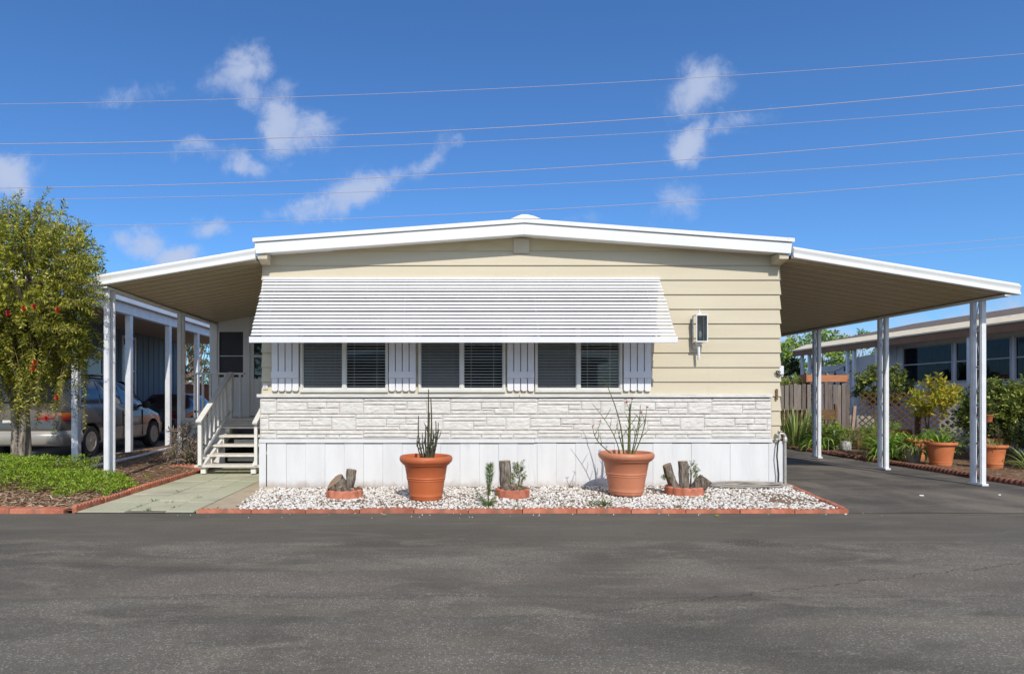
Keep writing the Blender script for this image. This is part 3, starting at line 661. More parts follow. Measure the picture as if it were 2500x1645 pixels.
# wall lantern
lan = thing('wall_lantern', 'white rectangular glass lantern with long tail on cream siding', 'wall lantern', (wx(1708), WY-.02, wz(840)))
lq = 8.49/8.67; lx0, lx1, lz0, lz1 = wx(1698.5)*lq, wx(1727)*lq, EYE+(wz(834.5)-EYE)*lq, EYE+(wz(768)-EYE)*lq; ly0, ly1 = WY-.20, WY-.07
m = MB(); t = .012
for x in (lx0, lx1-t):
    for y in (ly0, ly1-t): m.box(x, x+t, y, y+t, lz0, lz1)
m.box(lx0-.003, lx1+.003, ly0-.003, ly1+.003, lz1-.014, lz1+.002); m.box(lx0-.003, lx1+.003, ly0-.003, ly1+.003, lz0-.004, lz0+.012)
lf = m.build('lantern_frame', WHT, lan, bevel=.002)
m = MB(); m.add([(lx0+t, ly0+.005, lz0), (lx1-t, ly0+.005, lz0), (lx1-t, ly0+.005, lz1-.01), (lx0+t, ly0+.005, lz1-.01)], [(0,1,2,3)])
for x in (lx0+.006, lx1-.006): m.add([(x, ly0+t, lz0), (x, ly1-t, lz0), (x, ly1-t, lz1-.01), (x, ly0+t, lz1-.01)], [(0,1,2,3)])
m.build('lantern_glass', LAMPG, lf, fix=False)
cxl = (lx0+lx1)/2; cyl = (ly0+ly1)/2
MB().box(lx0, lx1, ly1, ly1+.008, lz0, lz1).build('back_plate', M('lamp_back', (.10, .105, .10), (.16, .16, .15), 12, .4, .4), lan)
MB().lathe([(0, 0), (.012, .004), (.018, .03), (.02, .055), (.012, .085), (0, .1)], 12, (cxl, cyl, lz0+.06)).build('bulb', LEDGE, lan, smooth=True)
MB().lathe([(.032, 0), (.028, .012), (.016, .022), (.008, .05), (.011, .058), (.009, .068), (0, .075)], 12, (cxl-.01, cyl, lz1+.002)).build('finial', WHT, lan, smooth=True)
m = MB(); m.lathe([(.014, -.245), (.019, -.23), (.019, -.04), (.034, -.03), (.05, -.006), (.05, .0)], 14, (cxl-.01, cyl+.02, lz0-.003)); m.tube([(cxl-.01, cyl+.02, lz0-.03), (cxl-.01, WY-.012, lz0-.03)], .02, 8)
m.box(cxl-.055, cxl+.035, WY-.03, WY-.012, lz0-.08, lz0+.03)
m.build('tail_bracket', WHT, lan, smooth=True)
# ------------------------------------------------------------------ carports
def carport(label, xh, zh, xo, zo, y0, y1, posts, loc):
    t = thing('carport', label, 'carport', loc)
    sg = 1 if xo > xh else -1
    prof = []; y = y0+.05
    while y < y1-.25:                # ribbed pan, period 0.24 m along the depth
        for d, h in ((0, 0), (.070, 0), (.074, .008), (.084, .008), (.088, 0), (.148, 0), (.152, .008), (.162, .008), (.166, 0), (.200, 0), (.204, .03), (.231, .03), (.235, 0)):
            prof.append((y+d, h))
        y += .24
    prof.append((y, 0))
    lo = [(a, b) for a, b in prof]; up = [(a, .06) for a, b in reversed(prof[::13]+[prof[-1]])]
    mb = MB(); r0 = [(xh, a, zh+b) for a, b in lo]; r1 = [(xo, a, zo+b) for a, b in lo]
    n = len(lo); mb.add(r0+r1, [(i, i+1, n+i+1, n+i) for i in range(n-1)])
    mb.cur = 1; ye = lo[-1][0]
    mb.add([(xh, y0+.05, zh+.055), (xo, y0+.05, zo+.055), (xo, ye, zo+.055), (xh, ye, zh+.055)], [(0, 1, 2, 3)])
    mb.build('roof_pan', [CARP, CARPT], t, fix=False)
    g_ = [(.06, .004), (-.006, 0), (-.018, .004), (-.020, .018), (-.008, .034), (-.006, .05), (-.010, .085), (-.020, .098), (-.022, .122), (-.012, .132), (.0, .134), (.004, .152), (.014, .154), (.06, .15)]
    xe = xo+sg*.10; ze = zo-(zh-zo)*.10/abs(xo-xh)
    mb = MB(); mb.loft([[(xh, y0+a, zh+b) for a, b in g_], [(xe, y0+a, ze+b) for a, b in g_]])
    mb.build('front_fascia', WHT, t, smooth=True)
    mb = MB(); gb = [(-.09, -.03), (.0, -.03), (.10*1, -.012), (.10, .12), (.085, .12), (.08, .0), (-.09, -.004)]
    q = [(xo+sg*a, zo+b) for a, b in gb]
    mb.prism(q, y0+.012, y1, 'y')
    mb.build('side_beam', WHT, t, bevel=.004)
    xp = xo-sg*.04
    for (y, zb) in posts:
        m = MB()
        for dy in (0, .15):
            m.box(xp-.031, xp+.031, y+dy-.026, y+dy+.026, zb, zo-.032)
            for e in (-1, 1): m.box(xp+e*.031-.006, xp+e*.031+.006, y+dy-.012, y+dy+.012, zb, zo-.034)
        m.box(xp-.045, xp+.045, y-.05, y+.2, zb-.02, zb+.012)
        po = m.build('post', POSTW, t, bevel=.003)
        m = MB(); z = zb+.1; k = 0
        while z < zo-.3:
            a, b = (y+.026, y+.124) if k % 2 else (y+.124, y+.026)
            m.tube([(xp, a, z), (xp, b, z+.45)], .007, 5)
            cc = [(xp, (a+b)/2+.028*math.cos(j*.7)*(1-.05*j), z+.47+.028*math.sin(j*.7)*(1-.05*j)) for j in range(10)]
            m.tube(cc, .006, 5); z += .55; k += 1
        m.build('scrollwork', POSTW, po, smooth=True)
    return t
carport('carport with tan ribbed ceiling and white scrollwork posts over the asphalt driveway', 4.885, 3.175, 7.875, 2.685, 8.385, 17, [(8.80, .03), (10.68, .04), (12.55, .06), (14.5, .06)], (6.4, 8.8, 0))
carport('carport with tan ribbed ceiling over the entry stairs and path', -2.46, 3.155, -4.58, 2.795, 8.385, 20, [(8.49, .09), (10.90, .06)], (-3.6, 8.7, 0))
# ------------------------------------------------------------------ entry stairs
st = thing('entry_stairs', 'grey painted wooden entry stairs with slanted white railing', 'stairs', (-3.4, 10, .03))
for k in range(5):
    y = 10+.29*k; z = .173+.144*k
    MB().box(-3.93+.004*k, -2.85, y, y+.29, z-.038, z+U(-.002, .002)).build('tread', STAIR, st, bevel=.006)
m = MB(); m.box(-4.8, XL-.04, 11.45, 12.57, .84, .884); m.box(-4.79, XL-.05, 11.46, 11.50, .70, .838)
m.build('landing', STAIR, st, bevel=.005)
m = MB(); m.box(-4.79, -4.76, 11.5, 12.5, .05, .84); m.box(-4.76, -3.95, 11.52, 11.55, .05, .70); m.build('landing_skirt', PORCH, st)
for x in (-3.80, -2.98):
    m = MB(); m.bar((x, 10.06, .10), (x, 11.42, .66), .045, .15)
    for k in range(5): m.box(x-.04, x+.04, 10.05+.29*k, 10.12+.29*k, .03+.13*max(0, k-.2), .134+.144*k)
    m.build('stringer', STAIRW, st)
m = MB(); m.box(-3.62, XL-.2, 11.05, 11.08, .42, .52); m.box(-3.70, XL-.2, 10.95, 10.98, .14, .20); m.box(-2.99, -2.94, 10.9, 10.95, .03, .2)
m.build('cross_board', STAIRW, st)
m = MB(); p0 = Vector((-3.83, 9.92, .875)); p1 = Vector((-3.83, 11.50, 1.735)); m.bar(p0, p1, .095, .035); m.build('handrail', STAIRW, st, bevel=.006)
m = MB(); m.box(-3.86, -3.80, 9.97, 10.03, .17, .89); m.build('newel_post', STAIRW, st, bevel=.004)
m = MB(); m.bar((-3.83, 10.05, .30), (-3.83, 11.42, 1.02), .035, .05); m.build('bottom_rail', STAIRW, st)
for k in range(6):
    y = 10.22+.2*k; f = (y-9.92)/1.58
    MB().box(-3.848, -3.812, y-.018, y+.018, .36+f*.72, .86+f*.86).build('baluster', STAIRW, st)
m = MB(); m.box(-3.86, -3.80, 11.46, 11.52, .88, 1.74); m.build('newel_post', STAIRW, st)
m = MB(); m.bar((-2.92, 9.92, .85), (-2.92, 11.5, 1.70), .08, .035); m.build('handrail', STAIRW, st, bevel=.005)
m = MB(); m.box(-2.945, -2.895, 9.98, 10.03, .17, .87); m.build('newel_post', STAIRW, st)
MB().box(-4.76, -3.74, 12.0, 12.08, 1.725, 1.76).build('guard_rail', STAIRW, st); MB().box(-4.74, -3.84, 12.02, 12.06, .98, 1.02).build('bottom_rail', STAIRW, st)
for k in range(7):
    MB().box(-4.72+.145*k, -4.68+.145*k, 12.02, 12.06, .884 if k % 3 == 0 else 1.0, 1.725).build('baluster', STAIRW, st)

# ------------------------------------------------------------------ terracotta edging
def edging_mesh(L, h=.058, n=8, th=.05, amp=.014):
    poly = [(0.003, -.06)]; 
    poly.append((L-.003, -.06))
    for k in range(n*4, -1, -1):
        u_ = k/(n*4); x = .003+(L-.006)*u_
        poly.append((x, h-amp+amp*abs(math.sin(math.pi*n*u_))))
    return MB().prism(poly, -th/2, th/2, 'y')
def log_edging_mesh(L, h=.075, n=8):
    m = MB(); r = L/n/2
    for k in range(n):
        m.lathe([(r*1.04, -.06), (r*1.04, h-.02), (r*.85, h-.006), (r*.4, h)], 10, (r*(2*k+1), 0, 0))
    return m
def run_edging(src, pts_fn, count, lab, grp, jit=.012):
    for i in range(count):
        o = src if i == 0 else dup(src)
        x, y, z, a = pts_fn(i)
        o.location = (x, y, z+U(-.010, .006)); o.rotation_euler = (U(-.06, .06), U(-.018, .018), a+U(-jit, jit))
        tag(o, lab, 'garden edging', grp)
e1 = edging_mesh(.595, .055, 9, .055, .017).build('scalloped_edging', EDGE, bevel=.005)
run_edging(e1, lambda i: (-2.62+.596*i, 6.775-.002*i, 0, 0), 12, 'low scalloped terracotta edging piece along the front of the white pebble bed', 'edging along the pebble bed front')
e2 = edging_mesh(.60, .085, 9, .05, .026).build('scalloped_edging', EDGE, bevel=.004)
run_edging(e2, lambda i: (-3.975, 6.76+.602*i, .0, R(90)), 7, 'scalloped terracotta edging piece between the green path and the mulch', 'edging beside the path')
e3 = log_edging_mesh(.50, .05, 8).build('scalloped_edging', EDGE, smooth=True)
run_edging(e3, lambda i: (4.53+.115*i, 6.83+.49*i, .004, R(76.8)), 4, 'scalloped terracotta edging piece on the driveway side of the pebble bed', 'edging between pebbles and driveway')
e4 = log_edging_mesh(.60, .085, 7).build('scalloped_edging', M('weathered_edging', (.17, .075, .055), (.27, .12, .085), 9, .9, .15, .25, 60), smooth=True)
run_edging(e4, lambda i: (8.43+max(0, .6*i-1.85)*.066, 6.95+.6*i, .01, R(90-(3.8 if i > 3 else 0))), 16, 'dark scalloped terracotta edging piece between driveway and right garden', 'edging along the right garden')
fl = MB().prism([(0.004, -.05), (.596, -.05), (.596, .062), (.45, .072), (.2, .068), (.004, .060)], -.06, .06, 'y').build('kerb_block', EDGE, bevel=.008)
run_edging(fl, lambda i: (-4.66-.6*i, 6.77, 0, 0), 5, 'flat faded terracotta kerb block in front of the mulch bed', 'kerb blocks in front of the mulch bed')
# ------------------------------------------------------------------ pebbles and mulch chips
ico = bmesh.new(); bmesh.ops.create_icosphere(ico, subdivisions=1, radius=1); IV = [v.co.copy() for v in ico.verts]; IF = [tuple(v.index for v in f.verts) for f in ico.faces]; ico.free()
def rotm(): return (Matrix.Rotation(U(0, 6.28), 3, 'Z') @ Matrix.Rotation(U(-.5, .5), 3, 'X') @ Matrix.Rotation(U(-.5, .5), 3, 'Y'))
pb = MB(); cnt = 0
while cnt < 13000:
    x, y = U(-2.7, 5.0), U(6.81, 8.63)
    if not in_bed(x+U(-.05, .05), y): continue
    dens = .5+.9*nz(x, y, 1.3, 21)+.25*nz(x, y, 4, 2)
    if y > 8.3: dens -= .45*(y-8.3)/.33
    if dens < U(-.35, .45): continue
    s = U(.0075, .0185); m = rotm(); q = (s*U(.8, 1.5), s*U(.7, 1.1), s*U(.45, .8))
    c = Vector((x, y, bed_h(x, y)+s*.35))
    pb.add([c+m@Vector((v.x*q[0]*U(.75, 1.2), v.y*q[1]*U(.75, 1.2), v.z*q[2]*U(.8, 1.15))) for v in IV], IF); cnt += 1
for i in range(38):
    x, y = U(-2.9, 5.1), U(6.45, 6.74); s = U(.003, .0075); m = rotm()
    pb.add([Vector((x, y, s*.5))+m@(v*s) for v in IV], IF)
pb.build('white_pebbles', PEB, fix=False, kind='stuff', label='white pebble mulch in front of the mobile home', category='pebbles')
ch = MB()
for i in range(13000):
    if i < 8000: x, y = U(-7.3, -4.0), U(6.82, 7.9)
    else: x, y = U(-6.6, -4.0), U(7.9, 14)
    a = U(0, 6.28); Lc = U(.02, .075); W = U(.005, .016); z = mulch_h(x, y)+U(.002, .018)
    d = Vector((math.cos(a), math.sin(a), U(-.25, .25))); s = Vector((-d.y, d.x, U(-.5, .5)))
    p = Vector((x, y, z)); e = p+d*Lc
    ch.add([p-s*W/2, p+s*W/2, e+s*W/2, e-s*W/2], [(0, 1, 2, 3)])
ch.build('bark_chips', CHIP, fix=False, kind='stuff', label='bark chip and pine needle mulch left of the path', category='mulch')
gl = MB()
for i in range(1500):
    x, y = U(8.55, 10.8), U(8.5, 15.5); a = U(0, 6.28); Lc = U(.02, .07); W = U(.006, .022)
    d = Vector((math.cos(a), math.sin(a), U(-.2, .3))); s = Vector((-d.y, d.x, U(-.4, .4))); p = Vector((x, y, gard_h(x, y)+.01)); e = p+d*Lc
    gl.add([p-s*W/2, p+s*W/2, e+s*W/2, e-s*W/2], [(0, 1, 2, 3)])
gl.build('leaf_litter', HAY, fix=False, kind='stuff', label='dry leaf litter on the right garden bed', category='leaf litter')

# ------------------------------------------------------------------ foliage helpers
def rdir(up=0.0):
    while True:
        d = Vector((U(-1, 1), U(-1, 1), U(-1, 1)))
        if .05 < d.length < 1: break
    d.normalize(); d.z += up; return d.normalized()
def leaf_at(mb, p, d, L, W, curl=.12):
    s = d.cross(rdir());
    if s.length < .05: s = d.orthogonal()
    mb.leaf(p, d, s.normalized(), L, W, curl)
def twig(mw, ml, p, d, L, n, ll, lw, droop=0.0, r=.004, spread=.9, start=.2):
    pts = [Vector(p)]; d = d.copy(); st = L/5
    for k in range(5):
        d = (d+Vector((0, 0, -droop))+rdir()*.12).normalized(); pts.append(pts[-1]+d*st)
    if mw is not None: mw.tube(pts, [r, r*.9, r*.8, r*.65, r*.5, r*.3], 4, False)
    for i in range(n):
        f = start+(1-start)*(i+.5)/n; k = min(4, int(f*5)); q = pts[k].lerp(pts[k+1], f*5-k)
        ax = (pts[k+1]-pts[k]).normalized(); o = ax.orthogonal().normalized(); o2 = ax.cross(o); a = i*2.4+U(-.4, .4)
        rad = o*math.cos(a)+o2*math.sin(a)
        leaf_at(ml, q, (ax*(1-spread*.55)+rad*spread).normalized(), ll*U(.7, 1.25), lw*U(.75, 1.2))
    return pts[-1]
def bush(name, label, cat, c, rad, ntw, nl, ll, lw, mat, up=.3, group=None, stems=5, stemmat=None, L=.22, droop=.0, base=None, clump=1.6, thr=-.25):
    c = Vector(c); b = Vector(base) if base else Vector((c.x, c.y, c.z-rad[2]))
    t = thing(name, label, cat, b, group); ml = MB(); mw = MB(); o = U(0, 50); k = 0; tips = []
    while k < ntw:
        d = rdir(); rr = U(.35, 1)**.45
        if nz(d.x+d.z, d.y+d.z*.5, clump, o) < thr-.5*U(0, 1): continue
        rr *= 1+.22*nz(d.x*1.3+o, d.z*1.3+d.y, 1.8, o)
        p = c+Vector((d.x*rad[0]*rr, d.y*rad[1]*rr, d.z*rad[2]*rr))
        if p.z < b.z+.03: continue
        dd = (d+Vector((0, 0, up))+rdir()*.5).normalized()
        twig(mw, ml, p-dd*L*.5, dd, L*U(.7, 1.3), nl, ll, lw, droop, .003); tips.append(p); k += 1
    for i in range(stems):
        q = rnd.choice(tips); m_ = b.lerp(q, .5)+rdir()*.06
        mw.tube([b+Vector((U(-.05, .05), U(-.05, .05), -.03)), m_, q], [.014, .009, .004], 5, False)
    ml.build('foliage', mat, t, fix=False); mw.build('stem', stemmat or BRNCH, t, smooth=True, fix=False)
    return t
def strap(name, label, cat, base, n, L, W, mat, droop=1.0, group=None, lean=.55, seg=6, r0=.03, single=False):
    base = Vector(base); ml = MB()
    for i in range(n):
        a = U(0, 6.283); h = Vector((math.cos(a), math.sin(a), 0)); s = Vector((-h.y, h.x, 0)); l = L*U(.65, 1.1); tilt = lean*U(.25, 1.15)
        p = base+h*U(0, r0); el = math.pi/2-tilt; wv_ = W*U(.75, 1.15); vs = []
        for k in range(seg+1):
            f = k/seg; wd = wv_*(.55+.9*f if f < .45 else (1.0 if f < .5 else 1.9*(1-f)+.04))
            vs += [p+s*wd/2, p+Vector((0, 0, -wd*.16)), p-s*wd/2]
            el -= droop*.42*(f+.15)*U(.7, 1.3)
            p = p+(h*math.cos(el)+Vector((0, 0, math.sin(el))))*l/seg
        fs = []
        for k in range(seg):
            b_ = 3*k; fs += [(b_, b_+1, b_+4, b_+3), (b_+1, b_+2, b_+5, b_+4)]
        ml.add(vs, fs)
    o = ml.build(name, mat, fix=False, smooth=True)
    tag(o, label, cat, group); return o

# ------------------------------------------------------------------ pots and stumps in the pebble bed
def flower_pot(label, c, rr, h, mat=TERRA, name='flower_pot', squat=False, group=None):
    t = thing(name, label, 'flower pot', c, group); k = rr/.33; c = Vector(c)
    if not squat:
        pr = [(.0, 0), (.185, 0), (.195, .012), (.200, .045), (.2045, .048), (.2065, .056), (.2035, .062), (.212, .10), (.232, .235), (.237, .238), (.239, .246), (.236, .252), (.240, .262), (.2445, .266), (.2445, .274), (.241, .279), (.2635, .405), (.272, .412), (.274, .425),
              (.296, .432), (.300, .445), (.312, .452), (.324, .468), (.330, .492), (.326, .515), (.312, .530), (.298, .532), (.288, .524), (.282, .50), (.272, .46), (.262, .40), (0, .40)]
    else:
        pr = [(0, 0), (.20, 0), (.205, .03), (.212, .032), (.216, .075), (.222, .079), (.222, .086), (.218, .09), (.270, .37), (.300, .385), (.328, .40), (.330, .435), (.322, .445), (.30, .445), (.285, .43), (.27, .36), (0, .36)]
    s = h/(.532 if not squat else .445)
    m = MB().lathe([(r*k, z*s) for r, z in pr], 48, c); m.build('pot_body', mat, t, smooth=True)
    zs_ = (.44 if not squat else .39)*s
    MB().lathe([(0, zs_+.012), (.12*k, zs_+.015), (.24*k, zs_), (.268*k, zs_-.004), (.262*k, zs_-.03), (0, zs_-.03)], 24, c, fn=lambda a, z: 1).build('potting_soil', SOIL, t)
    return t
P1 = Vector((-.115, 7.52, .028)); P2 = Vector((2.42, 7.80, .045))
flower_pot('big terracotta pot holding dark upright stems, between the first and second stumps', P1, .325, .535)
flower_pot('big terracotta pot holding branching stems with red tips, left of the three stub stump', P2, .345, .535, TERRA2)
def stem_path(p, tip, bow, n=7):
    p, tip = Vector(p), Vector(tip); return [p.lerp(tip, k/n)+Vector(bow)*math.sin(math.pi*k/n) for k in range(n+1)]
t = thing('slipper_plant', 'dark green leafless upright stems growing in the left big terracotta pot', 'potted plant', (P1.x, P1.y, .49))
zs0 = .46
for (dx, dyy, hh, bx, r) in ((.01,0,.80,.0,.011),(.035,.02,.70,.02,.011),(-.02,-.03,.42,-.01,.010),(.09,.0,.46,.03,.010),(.12,.02,.44,.02,.009),(-.10,0,.52,-.035,.009),(-.115,.02,.30,-.03,.007),(.06,-.04,.36,.02,.011),(.02,.03,.55,.0,.009),(-.06,.03,.33,-.01,.008),(.075,.05,.30,.0,.009)):
    hh *= 1.14; r *= 1.3; b = P1+Vector((.02+dx*.35, dyy, zs0)); b.z = zs0+P1.z-.03
    pts = stem_path(b, b+Vector((dx*.75, dyy, hh)), (bx, 0, 0)); m = MB(); m.tube(pts, [r*(1.15-.75*k/7) for k in range(8)], 7)
    for q in range(2):
        f = U(.3, .7); p = pts[int(f*7)]; m.tube([p, p+Vector((U(-.05, .05), U(-.03, .03), .05)), p+Vector((U(-.06, .06), 0, .12))], [r*.6, r*.5, r*.2], 5)
    m.build('stem', STEMD, t, smooth=True)
m = MB()
for k in range(70): leaf_at(m, P1+Vector((U(-.09, .09), U(-.09, .09), zs0-.02)), rdir(1.1), U(.03, .1), .012)
m.build('base_leaves', L_WEED, t, fix=False)
t = thing('slipper_plant', 'tall thin branching stems with small red buds in the right big terracotta pot', 'potted plant', (P2.x, P2.y, .49))
fl_t = MB(); zs0 = .47
def st2(b, tip, bow, r, n=7, mat=STEMG):
    pts = stem_path(b, tip, bow); m = MB(); m.tube(pts, [r*(1.1-.7*k/7) for k in range(8)], 7); return pts, m
B2 = P2+Vector((.03, 0, zs0-.04))
def tipbud(p):
    m = MB()
    for k in range(5): leaf_at(m, p, rdir(.5), .035, .014)
    return m
for (dx, dyy, hh, bx, r, red) in ((-.25,.02,1.0,.06,.010,0),(.02,0,.72,.0,.021,0),(.24,.03,.66,.04,.008,1),(.12,-.02,.70,.03,.008,0),(-.43,-.02,.44,-.10,.008,1),(-.40,.03,.72,.07,.007,0),(.16,.02,.62,.0,.007,0),(.06,.02,.78,-.02,.008,1),(-.03,-.04,.60,.0,.008,0),(-.10,.05,.45,.0,.008,0)):
    b = B2+Vector((dx*.2, dyy, 0)); tip = b+Vector((dx*.9, dyy*2, hh)); pts, m = st2(b, tip, (bx, 0, 0), r)
    if red or r < .0085:
        for q in range(3):
            p = pts[3+q]; e = p+Vector((U(-.09, .12), U(-.04, .04), U(.1, .19))); m.tube([p, (p+e)/2+Vector((.01, 0, .01)), e], [r*.6, r*.5, r*.3], 5)
            if q == 2 and red: tipbud(e).build('bud', RED, t, fix=False)
    m.build('stem', STEMG, t, smooth=True)
    if red: tipbud(tip).build('bud', RED, t, fix=False)
def ring_edging(label, c, r, n):
    m = MB(); rs = []
    for (q, z) in ((0, -.05), (0, .075), (-.012, .085), (-.035, .085), (-.045, .075), (-.045, -.05)):
        ring = []
        for k in range(n*6):
            a = 2*math.pi*k/(n*6); sc_ = .014*abs(math.sin(n*a/2)); rr = r+q+(sc_ if q > -.02 else -sc_*.2)
            ring.append(Vector((c[0]+rr*math.cos(a), c[1]+rr*math.sin(a), c[2]+z+(.010*abs(math.sin(n*a/2)) if z > 0 else 0))))
        rs.append(ring)
    m.loft(rs, cap=False)
    return tag(m.build('ring_edging', EDGE, smooth=True), label, 'garden edging')
def stub(mb, p, d, L, r0, r1, bend=(0, 0, 0), knob=.15, cutmat=1):
    p = Vector(p); d = Vector(d).normalized(); u = d.orthogonal().normalized(); v = d.cross(u); rings = []; o = U(0, 90); n = 44; m_ = 30
    for i in range(m_):
        f = i/(m_-1); c = p+d*L*f+Vector(bend)*math.sin(f*math.pi); r = (r0*(1-f)+r1*f)*(1+.35*max(0, .18-f)/.18)
        rings.append([c+(u*math.cos(2*math.pi*k/n)+v*math.sin(2*math.pi*k/n))*r*(1+knob*noise.noise(Vector((math.cos(2*math.pi*k/n)*1.6+o, math.sin(2*math.pi*k/n)*1.6, f*L*6)))+.10*noise.noise(Vector((math.cos(2*math.pi*k/n)*5+o, math.sin(2*math.pi*k/n)*5, f*L*9+o)))-.07*abs(math.sin(k*1.1+2*noise.noise(Vector((k*.5, f*3, o)))))) for k in range(n)])
    mb.cur = 0; mb.loft(rings, cap=False)
    mb.cur = cutmat; cap = rings[-1]; cc = sum(cap, Vector())/n+d*.004; o_ = len(mb.v)
    mb.add(cap+[cc], [(k, (k+1) % n, n) for k in range(n)]); mb.cur = 0
def juniper(label, base, h, rad, n, group=None):
    base = Vector(base); t = thing('juniper_sprig', label, 'shrub', base, group); ml = MB(); mw = MB()
    for k in range(n):
        f = U(0, 1)**.8; a = U(0, 6.28); rr = rad*(1-.75*f)*U(.3, 1.1); p = base+Vector((math.cos(a)*rr, math.sin(a)*rr, h*f))
        twig(mw, ml, p, (Vector((math.cos(a)*.6, math.sin(a)*.6, .9))).normalized(), U(.05, .1), 16, .022, .009, 0, .002)
    mw.tube([base+Vector((0, 0, -.05)), base+Vector((.01, 0, h*.5)), base+Vector((0, 0, h))], [.012, .008, .003], 5)
    ml.build('foliage', L_JUN, t, fix=False); mw.build('stem', BRNCH, t, smooth=True, fix=False); return t
S1 = Vector((-1.14, 7.72, .03)); S2 = Vector((.97, 7.74, .035)); S3 = Vector((3.19, 7.88, .045))
ring_edging('terracotta scalloped ring around the squat two armed stump at left', S1, .215, 12)
ring_edging('terracotta scalloped ring around the single stub stump in the middle', S2, .200, 11)
ring_edging('terracotta scalloped ring around the three stub stump at right', S3, .225, 12)
def stump(label, c):
    return thing('tree_stump', label, 'tree stump', c)
t = stump('squat grey stump with one upright arm and one wide cut arm leaning left', S1)
m = MB(); stub(m, S1+Vector((.02, 0, -.03)), (.03, 0, 1), .17, .11, .085, knob=.3)
stub(m, S1+Vector((.02, 0, .04)), (-.60, -.30, .75), .22, .095, .125, knob=.35, cutmat=2); stub(m, S1+Vector((.05, .0, .05)), (.16, 0, 1), .29, .058, .062, knob=.4)
for q in ((-.12, -.06, -.3), (.09, -.09, .2), (-.03, -.12, 0), (.13, .02, .5)): stub(m, S1+Vector((q[0], q[1], -.02)), (q[2], -.2, 1), U(.10, .19), .06, .03, knob=.55)
m.build('stump_wood', [BARK, CUT, CUTO], t, smooth=True, fix=False)
t = stump('single upright sawn grey stub with a green sprig growing at its right side', S2)
m = MB(); stub(m, S2+Vector((-.075, 0, -.02)), (-.04, 0, 1), .46, .075, .072, knob=.22); stub(m, S2+Vector((.02, 0, -.02)), (.1, 0, 1), .12, .09, .06, knob=.4); stub(m, S2+Vector((.11, .03, -.02)), (.3, 0, 1), .14, .06, .05, knob=.5)
for q in ((-.13, -.05, -.3), (-.03, -.09, .1), (.05, -.08, .2)): stub(m, S2+Vector((q[0], q[1], -.02)), (q[2], -.2, 1), U(.09, .17), .05, .025, knob=.55)
m.build('stump_wood', [BARK, CUT], t, smooth=True, fix=False)
juniper('green juniper sprig on the right side of the middle single stub stump', S2+Vector((.07, -.05, .08)), .30, .11, 60)
t = stump('grey stump with three sawn arms, one leaning left and one short arm leaning right', S3)
m = MB(); stub(m, S3+Vector((-.06, 0, -.02)), (-.42, 0, 1), .42, .065, .055, (-.02, 0, -.02), .2, 2); stub(m, S3+Vector((.0, .0, -.02)), (-.03, 0, 1), .43, .066, .066, knob=.2); stub(m, S3+Vector((.10, -.02, -.02)), (.55, -.15, .8), .27, .085, .08, knob=.25)
m.build('stump_wood', [BARK, CUT, CUTO], t, smooth=True, fix=False)
juniper('green juniper sprig behind the right arm of the three stub stump', S3+Vector((.11, .08, .10)), .24, .12, 50)
juniper('tiny green sprig at the foot of the left leaning arm of the right stump', S3+Vector((-.21, .0, .13)), .05, .06, 14)
# spurge and weeds
t = thing('spurge_plant', 'feathery green upright spurge plant growing in the pebbles left of the middle stump', 'plant', (.60, 7.05, .03))
ml = MB(); mw = MB(); B = Vector((.60, 7.05, .02))
mw.tube([B, B+Vector((.015, 0, .25)), B+Vector((.03, 0, .47))], [.008, .007, .004], 6)
for k in range(300):
    f = .25+.75*(k/300); a = k*2.4; h = Vector((math.cos(a), math.sin(a), 0)); p = B+Vector((.03*f, 0, .47*f))
    l = .05+.045*math.sin(max(0, (f-.45))/.55*math.pi*.85) if f > .5 else .045
    leaf_at(ml, p, (h+Vector((0, 0, .55+.5*f))).normalized(), l, .007)
for k in range(130):
    a = U(0, 6.28); h = Vector((math.cos(a), math.sin(a), U(.25, 1.4))).normalized(); leaf_at(ml, B+Vector((U(-.03, .03), U(-.03, .03), .0)), h, U(.07, .17), .006)
for q in ((-.13, .02, .19), (.1, .0, .15)):
    mw.tube([B, B+Vector((q[0]*.8, q[1], q[2]*.5)), B+Vector(q)], [.005, .004, .003], 5)
    for k in range(60): f = U(.3, 1); leaf_at(ml, B+Vector((q[0]*min(1, f+.1), q[1], q[2]*f)), rdir(.6), .035, .006)
ml.build('foliage', L_SPUR, t, fix=False); mw.build('stem', STEMG, t, smooth=True)
for (x, y, n, l, lb) in ((1.96, 7.12, 26, .17, 'spiky green weed patch in the pebbles in front of the right big pot'), (1.80, 7.05, 16, .11, 'small green weed just left of the weed patch before the right pot'), (.93, 6.98, 14, .09, 'small weed in the pebbles in front of the middle stump ring'),
                    (-1.2, 7.35, 12, .07, 'small weed at the front of the left stump ring'), (3.28, 7.5, 12, .08, 'bright green weed at the front of the right stump ring'), (2.75, 6.95, 18, .07, 'low weed by the edging between right pot and right stump'), (1.25, 7.55, 14, .10, 'green weed at the right side of the middle stump ring'), (.32, 7.0, 9, .07, 'tiny weed to the left of the spurge plant'),
                    (-3.2, 6.82, 12, .05, 'tiny weed in the joint at the front of the green path'), (-2.45, 6.84, 9, .06, 'tiny weed between the tan border and the first edging piece')):
    strap('weed', lb, 'weed', (x, y, bed_h(x, y) if x > -2.5 else .016), n, l, .013, L_WEED, 1.2, None, 1.1, 4, .05)
for x_, y_ in ((-3.42, 7.1), (-3.41, 7.45), (-2.98, 7.05), (-2.97, 7.7), (-3.43, 8.2), (-2.99, 8.6), (-3.2, 7.38)):
    strap('weed', 'tiny green weed growing in a joint of the green paved path', 'weed', (x_, y_, .010), 10, U(.035, .06), .011, L_WEED, 1.2, 'weeds in the path joints', 1.1, 4, .04)
